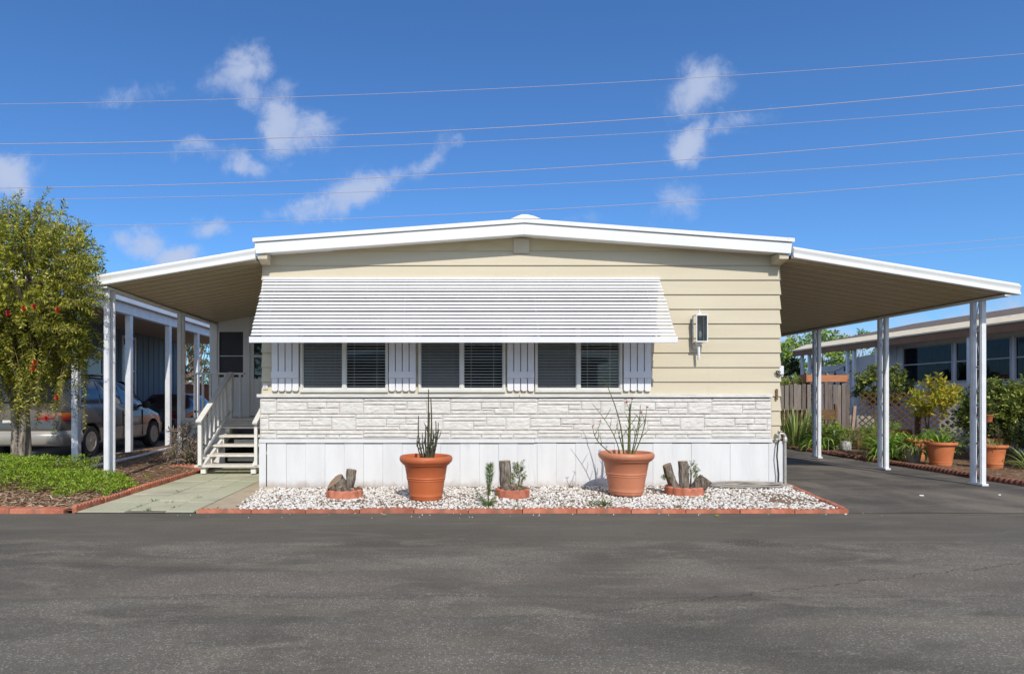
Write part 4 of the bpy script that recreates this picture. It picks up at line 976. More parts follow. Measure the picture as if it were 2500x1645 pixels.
# fallen hose coil and pipe with cable at the corner
m = MB(); pts = []
for k in range(150):
    a = k*.24; ex = 1+.10*math.sin(k*.31); x = 4.22+.47*ex*math.cos(a)+.05*math.sin(k*.1); y = 8.42+.15*ex*math.sin(a)
    pts.append((x, y, bed_h(x, y)+.02+.012*(k/22 % 1.0)+.035*(k/150)))
m.tube(pts, .0105, 6)
m.tube([(4.95, 8.5, .05), (4.6, 8.52, .09), (4.2, 8.56, .10), (3.75, 8.50, .08), (3.55, 8.40, .07)], .012, 6)
tag(m.build('garden_hose', HOSE, smooth=True), 'coil of grey garden hose on the pebbles by the right corner of the home', 'hose')
m = MB(); m.tube([(4.89, 8.585, -.02), (4.888, 8.585, .735)], .016, 8); m.tube([(4.888, 8.585, .735), (4.86, 8.585, .765), (4.80, 8.60, .77)], .016, 8)
m.lathe([(.026, 0), (.026, .05), (.018, .06)], 10, (4.888, 8.585, .66)); m.tube([(4.80, 8.6, .77), (4.79, 8.56, .76), (4.785, 8.55, .68)], .013, 8); m.tube([(4.77, 8.54, .80), (4.82, 8.54, .80)], .009, 6); m.lathe([(.022, 0), (.024, .01), (.012, .03)], 10, (4.80, 8.58, .785))
wp = m.build('water_pipe', STEEL, smooth=True); tag(wp, 'grey vertical water pipe with tap at right front corner of the home', 'water pipe')
m = MB(); m.tube([(4.80, 8.575, .69), (4.775, 8.57, .62), (4.76, 8.565, .45), (4.785, 8.565, .2), (4.775, 8.56, .02)], .010, 6)
tag(m.build('black_cable', BLK, smooth=True), 'thin dark hose hanging from the tap on the white corner trim', 'hose')

# ------------------------------------------------------------------ bottlebrush tree at the left
TC = Vector((-5.88, 8.62, 2.70))
bt = thing('bottlebrush_tree', 'bushy bottlebrush tree with yellow green leaves and a few red flowers', 'tree', (-6.08, 9.0, .08))
m = MB(); tb = Vector((-6.08, 9.0, .03))
for i, (ox, oy, tx, ty, tz, r) in enumerate(((-.08,.0,-.55,.1,2.6,.085),(.05,.03,.25,-.05,2.7,.08),(.0,-.06,-.1,-.4,2.4,.07),(.09,-.03,.62,-.2,2.3,.06),(-.03,.07,.1,.5,2.7,.07))):
    pts = [tb+Vector((ox*1.25, oy*1.25, 0))]
    for k in range(1, 10):
        f = k/9; a = f*2.6+i*1.2
        pts.append(tb+Vector((ox*(1-f*.3)+tx*max(0, f-.42)**1.1*1.7+.05*math.cos(a)*(1-f), oy+ty*max(0, f-.42)*1.6+.05*math.sin(a)*(1-f), tz*f)))
    m.tube(pts, [r*.68*(1.3-.8*k/9)*(1+U(-.18, .18)) for k in range(10)], 9)
trk = m.build('trunk', M('pale_ridged_bark', (.20, .16, .13), (.42, .365, .31), 11, .95, .1, 1.0, 16, stretch=(2.6, 2.6, .6), bstretch=(3, 3, .5), stain=(.07, .055, .045), stain_scale=6, stain_lo=.52, stain_hi=.66), bt, smooth=True)
ml = MB(); mw = MB(); k = 0; tips = []
while k < 1250:
    d = rdir(); 
    if d.y > .55 and U(0, 1) < .6: continue
    rr = U(.30, 1)**.5; o = nz(d.x*1.4, d.z*1.4+d.y, 1.9, 4)
    if o < -.42: continue
    rr *= 1+.26*o
    p = TC+Vector((d.x*1.24*rr, d.y*1.08*rr, d.z*1.14*rr))
    if p.z < 1.35: continue
    if p.x > -5.0 and p.z < 2.9 and p.y > 8.25: continue
    up = .55 if d.z > .2 else (.1 if d.z > -.3 else -.5)
    dd = (d+Vector((0, 0, up))+rdir()*.55).normalized()
    L = U(.22, .42)*(1.25 if d.z > .45 else 1)
    twig(mw, ml, p-dd*L*.45, dd, L, 30, .070, .024, .10 if d.z < .2 else .02, .0035, .85, .12); k += 1
    if k % 3 == 0: tips.append(p)
for k in range(170):        # hanging strands below the crown
    a = U(0, 6.28); rr = U(.2, 1); p = TC+Vector((math.cos(a)*rr*1.0, math.sin(a)*rr*.9, -.75+U(-.25, .25)))
    if p.x > -4.95: continue
    twig(mw, ml, p, Vector((U(-.3, .3), U(-.3, .3), -.4)), U(.4, 1.05), 36, .055, .017, .3, .003, .8, .25)
for k in range(46):        # loose shoots on top
    a = U(0, 6.28); rr = U(0, .85); p = TC+Vector((math.cos(a)*rr*1.05, math.sin(a)*rr, .95*math.sqrt(1-rr*rr*.8)))
    twig(mw, ml, p, Vector((math.cos(a)*.5*rr+U(-.2, .2), U(-.2, .2), 1)), U(.25, .48), 30, .048, .013, -.02, .004, .8, .15)
for k in range(46):        # outer shoots reaching past the carport corner
    z = U(2.05, 3.75); q = math.sqrt(max(.05, 1-((z-2.75)/1.25)**2)); x = -5.45+.62*q+U(-.25, .12); y = U(7.75, 8.25)
    twig(mw, ml, Vector((x, y, z)), Vector((U(.3, 1), U(-.4, .1), U(-.1, .55))), U(.28, .5), 30, .055, .017, .08, .004, .8, .1)
for k in range(34):
    twig(mw, ml, Vector((U(-5.05, -4.68), U(7.95, 8.3), U(2.45, 3.15))), Vector((U(.5, 1), U(-.3, 0), U(-.15, .4))), U(.26, .46), 30, .055, .018, .08, .004, .8, .1)
cr = ml.build('crown', L_BOT, bt, fix=False)
for q in rnd.sample(tips, 110):
    b = tb+Vector((0, 0, 1.5)); mid = b.lerp(q, .55)+rdir()*.12; mw.tube([b+rdir()*.05, mid, q], [.022, .013, .005], 5, False)
mw.build('branch', BRNCH, bt, smooth=True, fix=False)
for px, py, Y in ((59, 759, 7.88), (84, 754, 7.86), (141, 761, 7.86), (86, 890, 7.95), (81, 905, 7.95), (139, 975, 8.1), (113, 1027, 8.15), (20, 770, 8.0)):
    p = at(px, py, Y-.38); mf = MB(); ax = Vector((.2, 0, -1)).normalized()
    for k in range(160):
        q = p-ax*U(0, .062); d = rdir(); d -= ax*d.dot(ax); d.normalize(); mf.tube([q, q+(d+ax*.25)*U(.018, .028)], .0013, 3, False)
    mf.build('flower', REDF, bt, fix=False)
# low sprig at the trunk foot
strap('seedling', 'small orange brown seedling at the right foot of the bottlebrush trunk', 'plant', (-5.35, 8.55, .2), 16, .30, .03, L_DRY, .4, None, .9, 5, .03)
bush('seedling', 'young bottlebrush seedling at the left edge beside the trunk', 'plant', (-6.1, 8.2, .55), (.13, .13, .22), 10, 22, .06, .016, L_MID, .8, L=.16, base=(-6.1, 8.2, .12))
gc = MB()
for i in range(30000):
    x, y = U(-7.4, -4.0), U(7.42, 9.2)
    hh = (.40 if x < -5.3 else .40-.20*min(1, (x+5.3)/.7))*(.75+.55*nz(x, y, 1.5, 7))
    e = min(1, max(0, (y-7.42)/.32)); f2 = 1 if x < -4.35 else max(0, (-3.96-x)/.39)
    if x > -5.0: f2 *= max(0, min(1, (8.75-y)/.35))
    edge = min(e, f2)
    if edge < (.5 if x < -5 else .3)+.8*nz(x, y, 3.2, 8): continue
    h = hh*edge*U(0, 1)**.45
    d = rdir(.9); leaf_at(gc, Vector((x, y, mulch_h(x, y)+h)), d, U(.022, .04), U(.012, .02), .2)
gc.build('ground_cover', L_GC, fix=False, kind='stuff', label='bright green ground cover under the bottlebrush tree', category='ground cover')
tgr = strap('grass_tuft', 'long thin grass blades behind the ground cover near the carport post', 'grass', (-5.05, 8.9, .1), 26, .62, .011, L_WEED, .9, None, .8, 7, .12)
# ------------------------------------------------------------------ cars
def car(name, label, cat, loc, ST, W_, paint, low, wheels, zcut, minivan=True):
    t = thing(name, label, cat, loc); ox, oy, oz = loc
    def ring(s):
        y, zs, zb, zt, wb, wt = s; z8 = max(zb+.004, zt-.05)
        half = [(0, zs), (wb-.07, zs), (wb-.015, zs+.05), (wb, min(zcut, zb-.06)), (wb-.010, min(zcut+.008, zb-.05)), (wb-.012, zb-.07), (wb-.045, zb), ((wb-.045+wt)/2+.02, (zb+z8)/2), (wt, z8), (wt-.10, max(zb+.006, zt-.008)), (0, zt)]
        return [Vector((x, y, z)) for x, z in half]+[Vector((-x, y, z)) for x, z in reversed(half[1:-1])]
    rings = [ring(s) for s in ST]; n = len(rings[0])
    fine = []
    for a, b in zip(rings[:-1], rings[1:]):
        for q in range(3): fine.append([p.lerp(r, q/3) for p, r in zip(a, b)])
    fine.append(rings[-1])
    mb = MB(); P = lambda r: [p+Vector(loc) for p in r]
    fs = len(mb.f); mb.loft([P(r) for r in fine])
    mb.mi = [(1 if (i % n) < 3 or (i % n) >= n-3 else 0) for i in range((len(fine)-1)*n)]+[0, 0]
    body = mb.build('body', [paint, low, DARK], t, smooth=True)
    cut = MB(); cut.cur = 2
    for yw in wheels:
        for sx in (-1, 1): cut.lathe([(.395, -.16), (.395, .16)], 28, (ox+sx*(W_/2-.06), oy+yw, oz+.335), Matrix.Rotation(R(90), 3, 'Y'))
    co = cut.build('arch_cutter', [DARK, DARK, DARK])
    bo = body.modifiers.new('arch', 'BOOLEAN'); bo.object = co; bo.operation = 'DIFFERENCE'; bo.solver = 'EXACT'
    bpy.context.view_layer.update(); dg = bpy.context.evaluated_depsgraph_get()
    me = bpy.data.meshes.new_from_object(body.evaluated_get(dg)); body.modifiers.clear(); body.data = me
    me.polygons.foreach_set('use_smooth', [True]*len(me.polygons)); me.set_sharp_from_angle(angle=R(38))
    bpy.data.objects.remove(co)
    def sp(y, f, side, out=.008):
        for a, b in zip(ST[:-1], ST[1:]):
            if a[0] <= y <= b[0]:
                k = (y-a[0])/(b[0]-a[0]); ra, rb = ring(a), ring(b); g6, g7, g8 = (ra[i].lerp(rb[i], k) for i in (6, 7, 8))
                p = g6.lerp(g7, f*2) if f < .5 else g7.lerp(g8, f*2-1)
                return Vector((side*(p.x+out), p.y, p.z))+Vector(loc)
    def strip(nm, y0, y1, f0, f1, side, mat, ny=8):
        m = MB(); vs = []
        for i in range(ny+1):
            y = y0+(y1-y0)*i/ny
            lo_ = f0(i/ny) if callable(f0) else f0; hi_ = f1(i/ny) if callable(f1) else f1
            for j in range(4): vs.append(sp(y, lo_+(hi_-lo_)*j/3, side))
        m.add(vs, [(i*4+j, i*4+j+1, i*4+j+5, i*4+j+4) for i in range(ny) for j in range(3)])
        return m.build(nm, mat, t, smooth=True, fix=False)
    zof = lambda y, f: sp(y, f, 1)
    return t, sp, strip, P
VST = [(0,.42,.70,.74,.80,.74),(.06,.34,.95,1.0,.87,.80),(.14,.30,1.05,1.12,.895,.79),(.30,.28,1.06,1.42,.91,.74),(.50,.28,1.06,1.655,.915,.69),(.85,.28,1.06,1.70,.925,.68),(1.6,.28,1.05,1.72,.925,.68),(2.4,.28,1.04,1.695,.925,.67),
       (2.85,.28,1.03,1.62,.92,.67),(3.25,.28,1.01,1.38,.92,.72),(3.70,.28,.98,1.08,.915,.78),(3.88,.28,.94,1.0,.91,.79),(4.3,.28,.84,.91,.89,.74),(4.6,.32,.72,.78,.82,.62),(4.76,.38,.58,.62,.68,.45)]
VL = (-8.2, 12.0, .02)
van, sp, strip, P = car('minivan', 'champagne coloured minivan with two tone lower body parked beside the blue house', 'minivan', VL, VST, 1.85, VAN, VANL, (1.0, 3.9), .60)
for sd_ in (1, -1):
    strip('side_window', .62, 1.44, lambda f: .12, lambda f: .90, sd_, CARG); strip('side_window', 1.50, 2.30, .12, .90, sd_, CARG)
    strip('side_window', 2.36, 3.30, .12, lambda f: .92-.10*f, sd_, CARG)
m = MB(); vs = []
for i in range(6):
    f = i/5; y, z, hw = .155+.30*f, 1.16+.44*f, .72-.08*f
    for j in range(7): x = -hw+2*hw*j/6; vs.append(Vector((x, y-.02-.018*(1-(x/hw)**2), z+.012))+Vector(VL))
m.add(vs, [(i*7+j, i*7+j+1, i*7+j+8, i*7+j+7) for i in range(5) for j in range(6)]); m.build('rear_window', CARG, van, smooth=True, fix=False)
m = MB(); vs = []
for i in range(6):
    f = i/5; y, z, hw = 3.70-.84*f, 1.105+.515*f, .72-.07*f
    for j in range(7): x = -hw+2*hw*j/6; vs.append(Vector((x, y+.015, z+.02))+Vector(VL))
m.add(vs, [(i*7+j, i*7+j+1, i*7+j+8, i*7+j+7) for i in range(5) for j in range(6)]); m.build('windscreen', CARG, van, smooth=True, fix=False)
for sd_ in (1, -1):
    path = [(.40, .030, -.006), (.72, .042, 0), (.84, .075, .006), (.895, .14, .016), (.915, .30, .014)]
    def lens(z0, z1, a, b, mat, nm, par, o=.012):
        m = MB(); pts = path[a:b+1]; rings = []
        for (x, y, w_) in pts:
            n_ = Vector((x-.3, -(.5-y), 0)).normalized(); q = Vector((sd_*x, y, 0)); n_ = Vector((sd_*n_.x, n_.y, 0))
            rings.append([q+n_*o+Vector((0, 0, z0)), q+n_*(o+.012)+Vector((0, 0, (z0+z1)/2)), q+n_*o+Vector((0, 0, z1)), q-n_*.08+Vector((0, 0, z1)), q-n_*.08+Vector((0, 0, z0))])
        m.loft([[p+Vector(VL) for p in r] for r in rings]); return m.build(nm, mat, par, smooth=True)
    tl = lens(.80, .865, 0, 4, TLR, 'tail_light', van); lens(.867, .955, 0, 2, TLW, 'lens', tl); lens(.867, .955, 2, 4, TLA, 'lens', tl, .013)
m = MB(); pth = [(-.935, .62), (-.925, .10), (-.82, -.055), (-.4, -.095), (0, -.105), (.4, -.095), (.82, -.055), (.925, .10), (.935, .62)]; rings = []
for x, y in pth:
    n_ = Vector((x*.9, y-.6, 0)).normalized()
    rings.append([Vector((x, y, 0))+n_*a+Vector((0, 0, b))+Vector(VL) for a, b in ((-.12, .33), (0, .34), (.03, .38), (.035, .50), (.015, .545), (.0, .56), (-.02, .60), (-.12, .60))])
m.loft(rings); m.build('rear_bumper', VANL, van, smooth=True)
m = MB(); m.box(VL[0]-.26, VL[0]+.26, VL[1]+.005, VL[1]+.03, .70, .83); m.build('number_plate', LEDGE, van)
for sd_ in (1, -1):
    x = VL[0]+sd_*.925
    m = MB(); m.box(min(x-sd_*.02, x+sd_*.002), max(x-sd_*.02, x+sd_*.002), VL[1]+.55, VL[1]+1.46, .735, .747); m.build('sliding_track', BLK, van)
    for y in (1.47, 2.33, 3.28):
        m = MB(); m.box(min(x-sd_*.02, x+sd_*.0015), max(x-sd_*.02, x+sd_*.0015), VL[1]+y, VL[1]+y+.008, .36, .98); m.build('door_seam', BLK, van)
    m = MB(); m.box(min(x-sd_*.01, x+sd_*.022), max(x-sd_*.01, x+sd_*.022), VL[1]+2.42, VL[1]+2.60, .85, .885); m.build('door_handle', BLK, van, bevel=.008)
    m = MB(); c = Vector((VL[0]+sd_*1.02, VL[1]+3.25, 1.10)); m.lathe([(0, -.09), (.075, -.07), (.10, 0), (.085, .08), (0, .10)], 14, c); m.bar(c, c-Vector((sd_*.18, 0, .02)), .06, .05); m.build('mirror', BLK, van, smooth=True)
    m = MB(); m.tube([(VL[0]+sd_*.62, VL[1]+.75, 1.70), (VL[0]+sd_*.62, VL[1]+.8, 1.765), (VL[0]+sd_*.62, VL[1]+2.3, 1.765), (VL[0]+sd_*.62, VL[1]+2.4, 1.70)], .014, 6); m.build('roof_rail', BLK, van, smooth=True)
m = MB()
for y in (.95, 1.6, 2.2): m.box(VL[0]-.62, VL[0]+.62, VL[1]+y, VL[1]+y+.04, 1.762, 1.785)
m.build('rack_bar', BLK, van)
def wheel(par, cx, cy, cz, sd_):
    mt = Matrix.Rotation(R(90*sd_), 3, 'Y')
    wl = MB().lathe([(.20, -.10), (.305, -.10), (.325, -.08), (.330, 0), (.325, .08), (.305, .10), (.215, .10), (.205, .09), (.20, .04)], 36, (cx, cy, cz), mt).build('wheel', BLK, par, smooth=True)
    m = MB(); m.lathe([(.0, .055), (.21, .055), (.21, .02), (0, .02)], 30, (cx, cy, cz), mt); m.build('rim_back', DARK, wl)
    m = MB(); m.lathe([(.178, .085), (.185, .098), (.212, .098), (.214, .085), (.205, .06), (.178, .06)], 36, (cx, cy, cz), mt); m.lathe([(0, .092), (.05, .09), (.062, .08), (.062, .055), (0, .055)], 20, (cx, cy, cz), mt)
    for k in range(7):
        a = 2*math.pi*k/7
        def q(r, da, h): return Vector((cx, cy, cz))+mt@Vector((r*math.cos(a+da), r*math.sin(a+da), h))
        m.add([q(.055, -.35, .09), q(.055, .45, .09), q(.19, .42, .092), q(.19, .02, .092), q(.055, -.35, .056), q(.055, .45, .056), q(.19, .42, .056), q(.19, .02, .056)], [(0,1,2,3),(4,5,6,7),(0,1,5,4),(1,2,6,5),(2,3,7,6),(3,0,4,7)])
    m.build('rim', RIM, wl, smooth=True)
for y in (1.0, 3.9):
    for sd_ in (1, -1): wheel(van, VL[0]+sd_*.825, VL[1]+y, VL[2]+.33, sd_)
DST = [(0,.42,.62,.66,.72,.66),(.08,.34,.86,.92,.82,.74),(.5,.28,.94,.99,.86,.76),(.75,.28,.96,1.05,.87,.70),(1.25,.28,.96,1.38,.875,.60),(1.9,.28,.95,1.42,.88,.60),(2.5,.28,.94,1.36,.88,.60),(3.1,.28,.93,1.0,.87,.72),(3.4,.28,.90,.95,.86,.72),(4.1,.30,.76,.82,.80,.6),(4.4,.38,.56,.6,.66,.4)]
DL = (-8.30, 17.9, .0)
dcar, sp, strip, P = car('parked_car', 'dark car parked in the shade in front of the champagne minivan', 'car', DL, DST, 1.76, DCAR, DCAR, (.9, 3.5), .58)
for sd_ in (1, -1): strip('side_window', 1.15, 1.85, .12, .9, sd_, CARG); strip('side_window', 1.9, 2.75, .12, .9, sd_, CARG)
for y in (.9, 3.5):
    for sd_ in (1, -1): wheel(dcar, DL[0]+sd_*.78, DL[1]+y, DL[2]+.33, sd_)
for sd_ in (1, -1): MB().box(DL[0]+sd_*.68-.10, DL[0]+sd_*.68+.10, DL[1]+.02, DL[1]+.14, .66, .80).build('tail_light', TLR, dcar, bevel=.02)
# ------------------------------------------------------------------ neighbours on the left
nh = thing('neighbouring_house', 'blue grey ribbed house standing beyond the minivan at left', 'house', (-12.5, 14, 0))
m = MB(); y = 14.0
while y < 23.4: m.box(-9.94, -9.90+(.012 if int(y/.2) % 2 else 0), y, y+.2, -.05, 3.5); y += .2
m.box(-16, -9.94, 14, 14.05, -.05, 3.5); m.box(-16, -9.94, 23.35, 23.4, -.05, 3.5)
m.build('wall', BLUE, nh)
m = MB(); m.prism([(-16.2, 3.9), (-9.75, 3.5), (-9.75, 3.62), (-16.2, 4.05)], 13.7, 23.6, 'y'); m.build('roof', NWHT, nh)
for y0, y1, z0, z1 in ((19.35, 20.25, 1.05, 3.25), (16.6, 18.3, 1.15, 2.75)):
    m = MB(); m.box(-9.90, -9.86, y0, y0+.09, z0, z1); m.box(-9.90, -9.86, y1-.09, y1, z0, z1); m.box(-9.90, -9.86, y0+.09, y1-.09, z1-.09, z1); m.box(-9.90, -9.85, y0+.09, y1-.09, z0, z0+.09); m.box(-9.90, -9.865, y0+.09, y1-.09, (z0+z1)/2-.03, (z0+z1)/2+.03)
    wn = m.build('window', NWHT, nh); MB().box(-9.895, -9.885, y0+.09, y1-.09, z0+.09, z1-.09).build('pane', CARG, wn)
nc = thing('neighbouring_carport', 'white flat roofed carport with plain square posts over the minivan', 'carport', (-8, 12, 0))
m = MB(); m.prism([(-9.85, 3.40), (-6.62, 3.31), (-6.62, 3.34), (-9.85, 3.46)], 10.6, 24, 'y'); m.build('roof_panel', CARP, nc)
m = MB(); m.box(-6.62, -6.56, 10.55, 24, 3.30, 3.52); m.box(-9.85, -6.62, 10.52, 10.6, 3.30, 3.52); m.build('roof_edge', NWHT, nc, bevel=.006)
m = MB(); m.box(-6.85, -6.70, 10.7, 24, 3.09, 3.305); m.build('beam', POSTW, nc, bevel=.005)
for y in (11.6, 13.6, 15.6, 17.45, 19.4): MB().box(-6.84, -6.72, y-.06, y+.06, .0, 3.09).build('post', POSTW, nc, bevel=.006)
for y in (13.75,): MB().box(-9.82, -9.68, y-.07, y+.07, 0, 3.35).build('post', POSTW, nc, bevel=.006)
bf = MB(); bf.box(-14, -2.6, 25, 25.2, -.05, 1.78); bf.box(-14.02, -2.58, 24.98, 25.22, 1.78, 1.84); tag(bf.build('brick_wall', BRICK), 'orange red brick garden wall seen behind the stair railing', 'wall')
MBp = MB(); MBp.tube([(-5.62, 8.9, .13), (-5.66, 9.6, .13), (-5.70, 10.6, .13), (-5.78, 12, .13), (-5.98, 13.4, .13), (-6.02, 14.3, .13), (-5.6, 15.6, .13)], .032, 8)
tag(MBp.build('plastic_pipe', PVC, smooth=True), 'long white plastic pipe lying on the dark mulch at left', 'pipe')
bush('dry_shrub', 'dry purple grey shrub beside the left side of the entry stairs', 'shrub', (-4.42, 10.9, .42), (.24, .3, .36), 90, 14, .09, .02, L_DRY, .3, L=.22, base=(-4.42, 10.9, .08))
bush('leafy_plant', 'small green plant at the foot of the dry shrub by the stairs', 'plant', (-4.62, 11.1, .24), (.16, .2, .14), 30, 14, .06, .022, L_MID, .5, L=.14, base=(-4.62, 11.1, .08))
o = dup(e2); o.location = (-4.5, 10.45, .05); o.rotation_euler = (0, 0, R(8)); tag(o, 'scalloped terracotta edging piece lying by the dry shrub at the stairs', 'garden edging'); o['group'] = 'loose edging by the stairs'
def far_tree(name, label, c, rad, base, n, mat, group=None, ll=.16, lw=.07, thr=-.1, L=.6):
    c = Vector(c); b = Vector(base); t = thing(name, label, 'tree', b, group); ml = MB(); mw = MB(); o = U(0, 60); tips = []; k = 0
    while k < n:
        d = rdir(); rr = U(.2, 1)**.5; s = nz(d.x*1.3, d.z*1.3+d.y, 2.0, o)
        if s < thr: continue
        rr *= 1+.3*s; p = c+Vector((d.x*rad[0]*rr, d.y*rad[1]*rr, d.z*rad[2]*rr))
        twig(None, ml, p, (d+Vector((0, 0, .2))+rdir()*.7).normalized(), L, 16, ll, lw, .05); tips.append(p); k += 1
    mw.tube([b, b.lerp(c, .5)+Vector((.1, 0, 0)), c], [rad[0]*.09, rad[0]*.07, rad[0]*.03], 8)
    for q in rnd.sample(tips, 26): mw.tube([b.lerp(c, U(.4, .9)), b.lerp(q, .7)+rdir()*.2, q], [rad[0]*.035, rad[0]*.022, rad[0]*.006], 5, False)
    ml.build('crown', mat, t, fix=False); mw.build('trunk', BRNCH, t, smooth=True); return t
far_tree('tree', 'airy olive green tree seen between the carport post and the enclosed porch', (-13.2, 32, 3.4), (2.3, 1.8, 2.3), (-13.2, 32, 0), 420, L_TREE)
far_tree('tree', 'thin tall treetop above the left neighbour carport roof', (-15.0, 38, 6.0), (.9, .9, 1.6), (-15.0, 38, 0), 70, L_TREE)

# ------------------------------------------------------------------ right neighbour and garden
rh = thing('long_house', 'long low house with brown fascia and dark curtained windows at right', 'house', (14, 15, 0))
RX = 13.0
m = MB(); m.box(RX, RX+.1, 9, 17.4, -.05, 1.66); m.box(RX, RX+.1, 9, 17.4, 2.66, 3.0); m.box(RX, 18, 17.3, 17.4, -.05, 3.0); m.box(12.58, RX, 17.31, 17.39, -.05, 2.88)
ys_ = [9.0, 10.55, 10.63, 12.10, 12.18, 13.78, 13.86, 15.35, 15.43, 17.08, 17.4]
for a, b in zip(ys_[1::2], ys_[2::2]): m.box(RX, RX+.1, a, b, 1.66, 2.66)
for k in range(7): m.box(RX-.012, RX, 9, 17.4, .15+.2*k, .342+.2*k)
m.build('wall', RWALL, rh)
for a, b in zip(ys_[0:-1:2], ys_[1::2]):
    m = MB(); m.box(RX-.02, RX+.03, a, b, 1.66, 1.70); m.box(RX-.02, RX+.03, a, b, 2.62, 2.66); m.box(RX-.015, RX+.03, a, a+.035, 1.70, 2.62); m.box(RX-.015, RX+.03, b-.035, b, 1.70, 2.62); m.box(RX-.012, RX+.02, a+.035, b-.035, 2.16, 2.19)
    wn = m.build('window', M('pale_window_frame', (.42, .42, .44), (.5, .5, .52), 4), rh)
    m = MB(); m.box(RX+.005, RX+.010, a+.035, b-.035, 1.70, 2.62); m.build('pane', glass_mat('tinted_pane', (.40, .42, .46), .12), wn)
    m = MB(); n_ = 60; vs = []
    for k in range(n_+1):
        yy = a+.035+(b-a-.07)*k/n_; xx = RX+.06+.02*math.sin(k*.9+.5*math.sin(k*.37)); vs += [(xx, yy, 1.68), (xx, yy, 2.64)]
    m.add(vs, [(2*k, 2*k+2, 2*k+3, 2*k+1) for k in range(n_)]); m.build('curtain', CURT, wn, smooth=True, fix=False)
m = MB(); m.prism([(12.80, 2.98), (16.5, 3.72), (16.5, 3.83), (12.80, 3.09)], 7.5, 21.2, 'y'); m.prism([(16.5, 3.72), (20.5, 2.9), (20.5, 3.06), (16.5, 3.80)], 7.5, 21.2, 'y')
rr_ = m.build('roof', SHING, rh)
m = MB(); m.box(12.36, 12.40, 7.45, 21.25, 2.70, 2.875); m.build('fascia', BRFAS, rr_); m = MB(); m.prism([(12.33, 2.878), (12.82, 3.07), (12.82, 3.112), (12.33, 2.915)], 7.45, 21.25, 'y'); m.build('gutter', CRFAS, rr_)
m = MB(); m.box(12.40, RX, 7.5, 21.2, 2.86, 2.885); m.build('soffit', RWALL, rr_)
for y in (20.9, 20.5, 18.6, 18.3, 17.35, 14.35, 14.0): MB().box(12.44, 12.52, y-.04, y+.04, 0, 2.86).build('porch_post', POSTW, rh)
# tarp hung on the open porch, string lights
m = MB(); vs = []; nx_, nz_ = 40, 16
for i in range(nx_+1):
    for j in range(nz_+1):
        fy, fz = i/nx_, j/nz_; y = 17.35+3.4*fy; z = .75+(1.78-.32*fy)*fz+(.04*math.sin(fy*9)*fz)
        x = 12.62+.06*math.sin(fy*7+fz*3)+.05*nz(y, z, 1.8, 2)+.09*math.sin((fy*1.5+fz)*7)*(1-fy)*.6; vs.append((x, y, z))
m.add(vs, [(i*(nz_+1)+j, i*(nz_+1)+j+1, (i+1)*(nz_+1)+j+1, (i+1)*(nz_+1)+j) for i in range(nx_) for j in range(nz_)])
tag(m.build('tarp', TARP, smooth=True, fix=False), 'white wrinkled tarp hung between porch posts of the long house', 'tarp')
sl_t = thing('string_lights', 'dark string lights draped in front of the white tarp', 'string lights', (12.5, 19.5, 2.2))
m = MB(); bls = []
for (y0, z0, y1, z1) in ((20.6, 2.32, 18.45, 2.35), (20.7, 1.95, 18.45, 2.1)):
    pts = [Vector((12.50, y0+(y1-y0)*k/14, z0+(z1-z0)*k/14-.26*math.sin(math.pi*k/14))) for k in range(15)]; m.tube(pts, .010, 5)
    for k in (3, 6, 9, 12): bls.append(MB().lathe([(.012, 0), (.016, -.05), (.035, -.09), (.03, -.13), (0, -.15)], 8, pts[k]))
m.build('cord', BLK, sl_t)
for b_ in bls: b_.build('bulb', BLK, sl_t)
# picket fence at the end of the garden
pf = thing('picket_fence', 'grey weathered picket fence behind the garden plants', 'fence', (9.9, 16.2, 0))
m = MB(); x = 8.95
while x < 10.92:
    wd = U(.085, .11); h = 1.66+U(-.05, .03)-(.05 if x < 9.3 else 0); z0 = .95 if x < 9.75 else .25+U(-.1, .1)
    m.prism([(x, z0), (x+wd, z0), (x+wd, h-.02), (x+wd*.8, h), (x+wd*.2, h), (x, h-.02)], 16.18+U(-.01, .01), 16.205, 'y'); x += wd+U(.008, .04)
m.build('picket_panel', WOOD, pf)
m = MB(); x = 8.95
while x < 9.8: m.box(x, x+.025, 16.16, 16.175, .2, .98); x += U(.09, .14)
m.build('thin_stakes', WOODT, pf)
m = MB(); m.box(8.9, 10.95, 16.21, 16.26, 1.30, 1.38); m.box(8.9, 10.95, 16.21, 16.26, .55, .63); m.build('rail', WOODB, pf)
MB().box(8.9, 9.85, 16.27, 16.29, .1, .97).build('backing_board', M('dark_red_board', (.075, .035, .025), (.11, .055, .04), 4, .9), pf)
for x in (9.0, 10.9): MB().box(x-.05, x+.05, 16.26, 16.35, 0, 1.6).build('fence_post', WOOD, pf)
# wire hoops poking above the fence
m = MB()
for k in range(4): m.tube([(9.35+.12*k+.10*math.cos(a*.31), 16.4, 1.55+.30*math.sin(a*.31)) for a in range(11)], .008, 5, False)
tag(m.build('plant_hoops', RUST), 'rusty wire plant hoops rising above the picket fence', 'plant support')
pbx = thing('planter_box', 'long orange cedar planter box raised behind the picket fence', 'planter', (10.8, 17.0, 0))
m = MB(); m.box(10.25, 11.35, 16.92, 16.95, 1.71, 1.90); m.box(10.25, 11.35, 17.17, 17.20, 1.71, 1.90); m.box(10.22, 10.249, 16.92, 17.20, 1.70, 1.92); m.box(11.351, 11.38, 16.92, 17.20, 1.70, 1.92); m.box(10.25, 11.35, 16.95, 17.17, 1.71, 1.73)
m.build('box', WOODO, pbx, bevel=.004); MB().box(10.25, 11.35, 16.952, 17.168, 1.73, 1.87).build('soil', SOIL, pbx)
for x in (10.32, 11.28): MB().box(x-.04, x+.04, 17.0, 17.08, 0, 1.705).build('leg', WOODB, pbx)
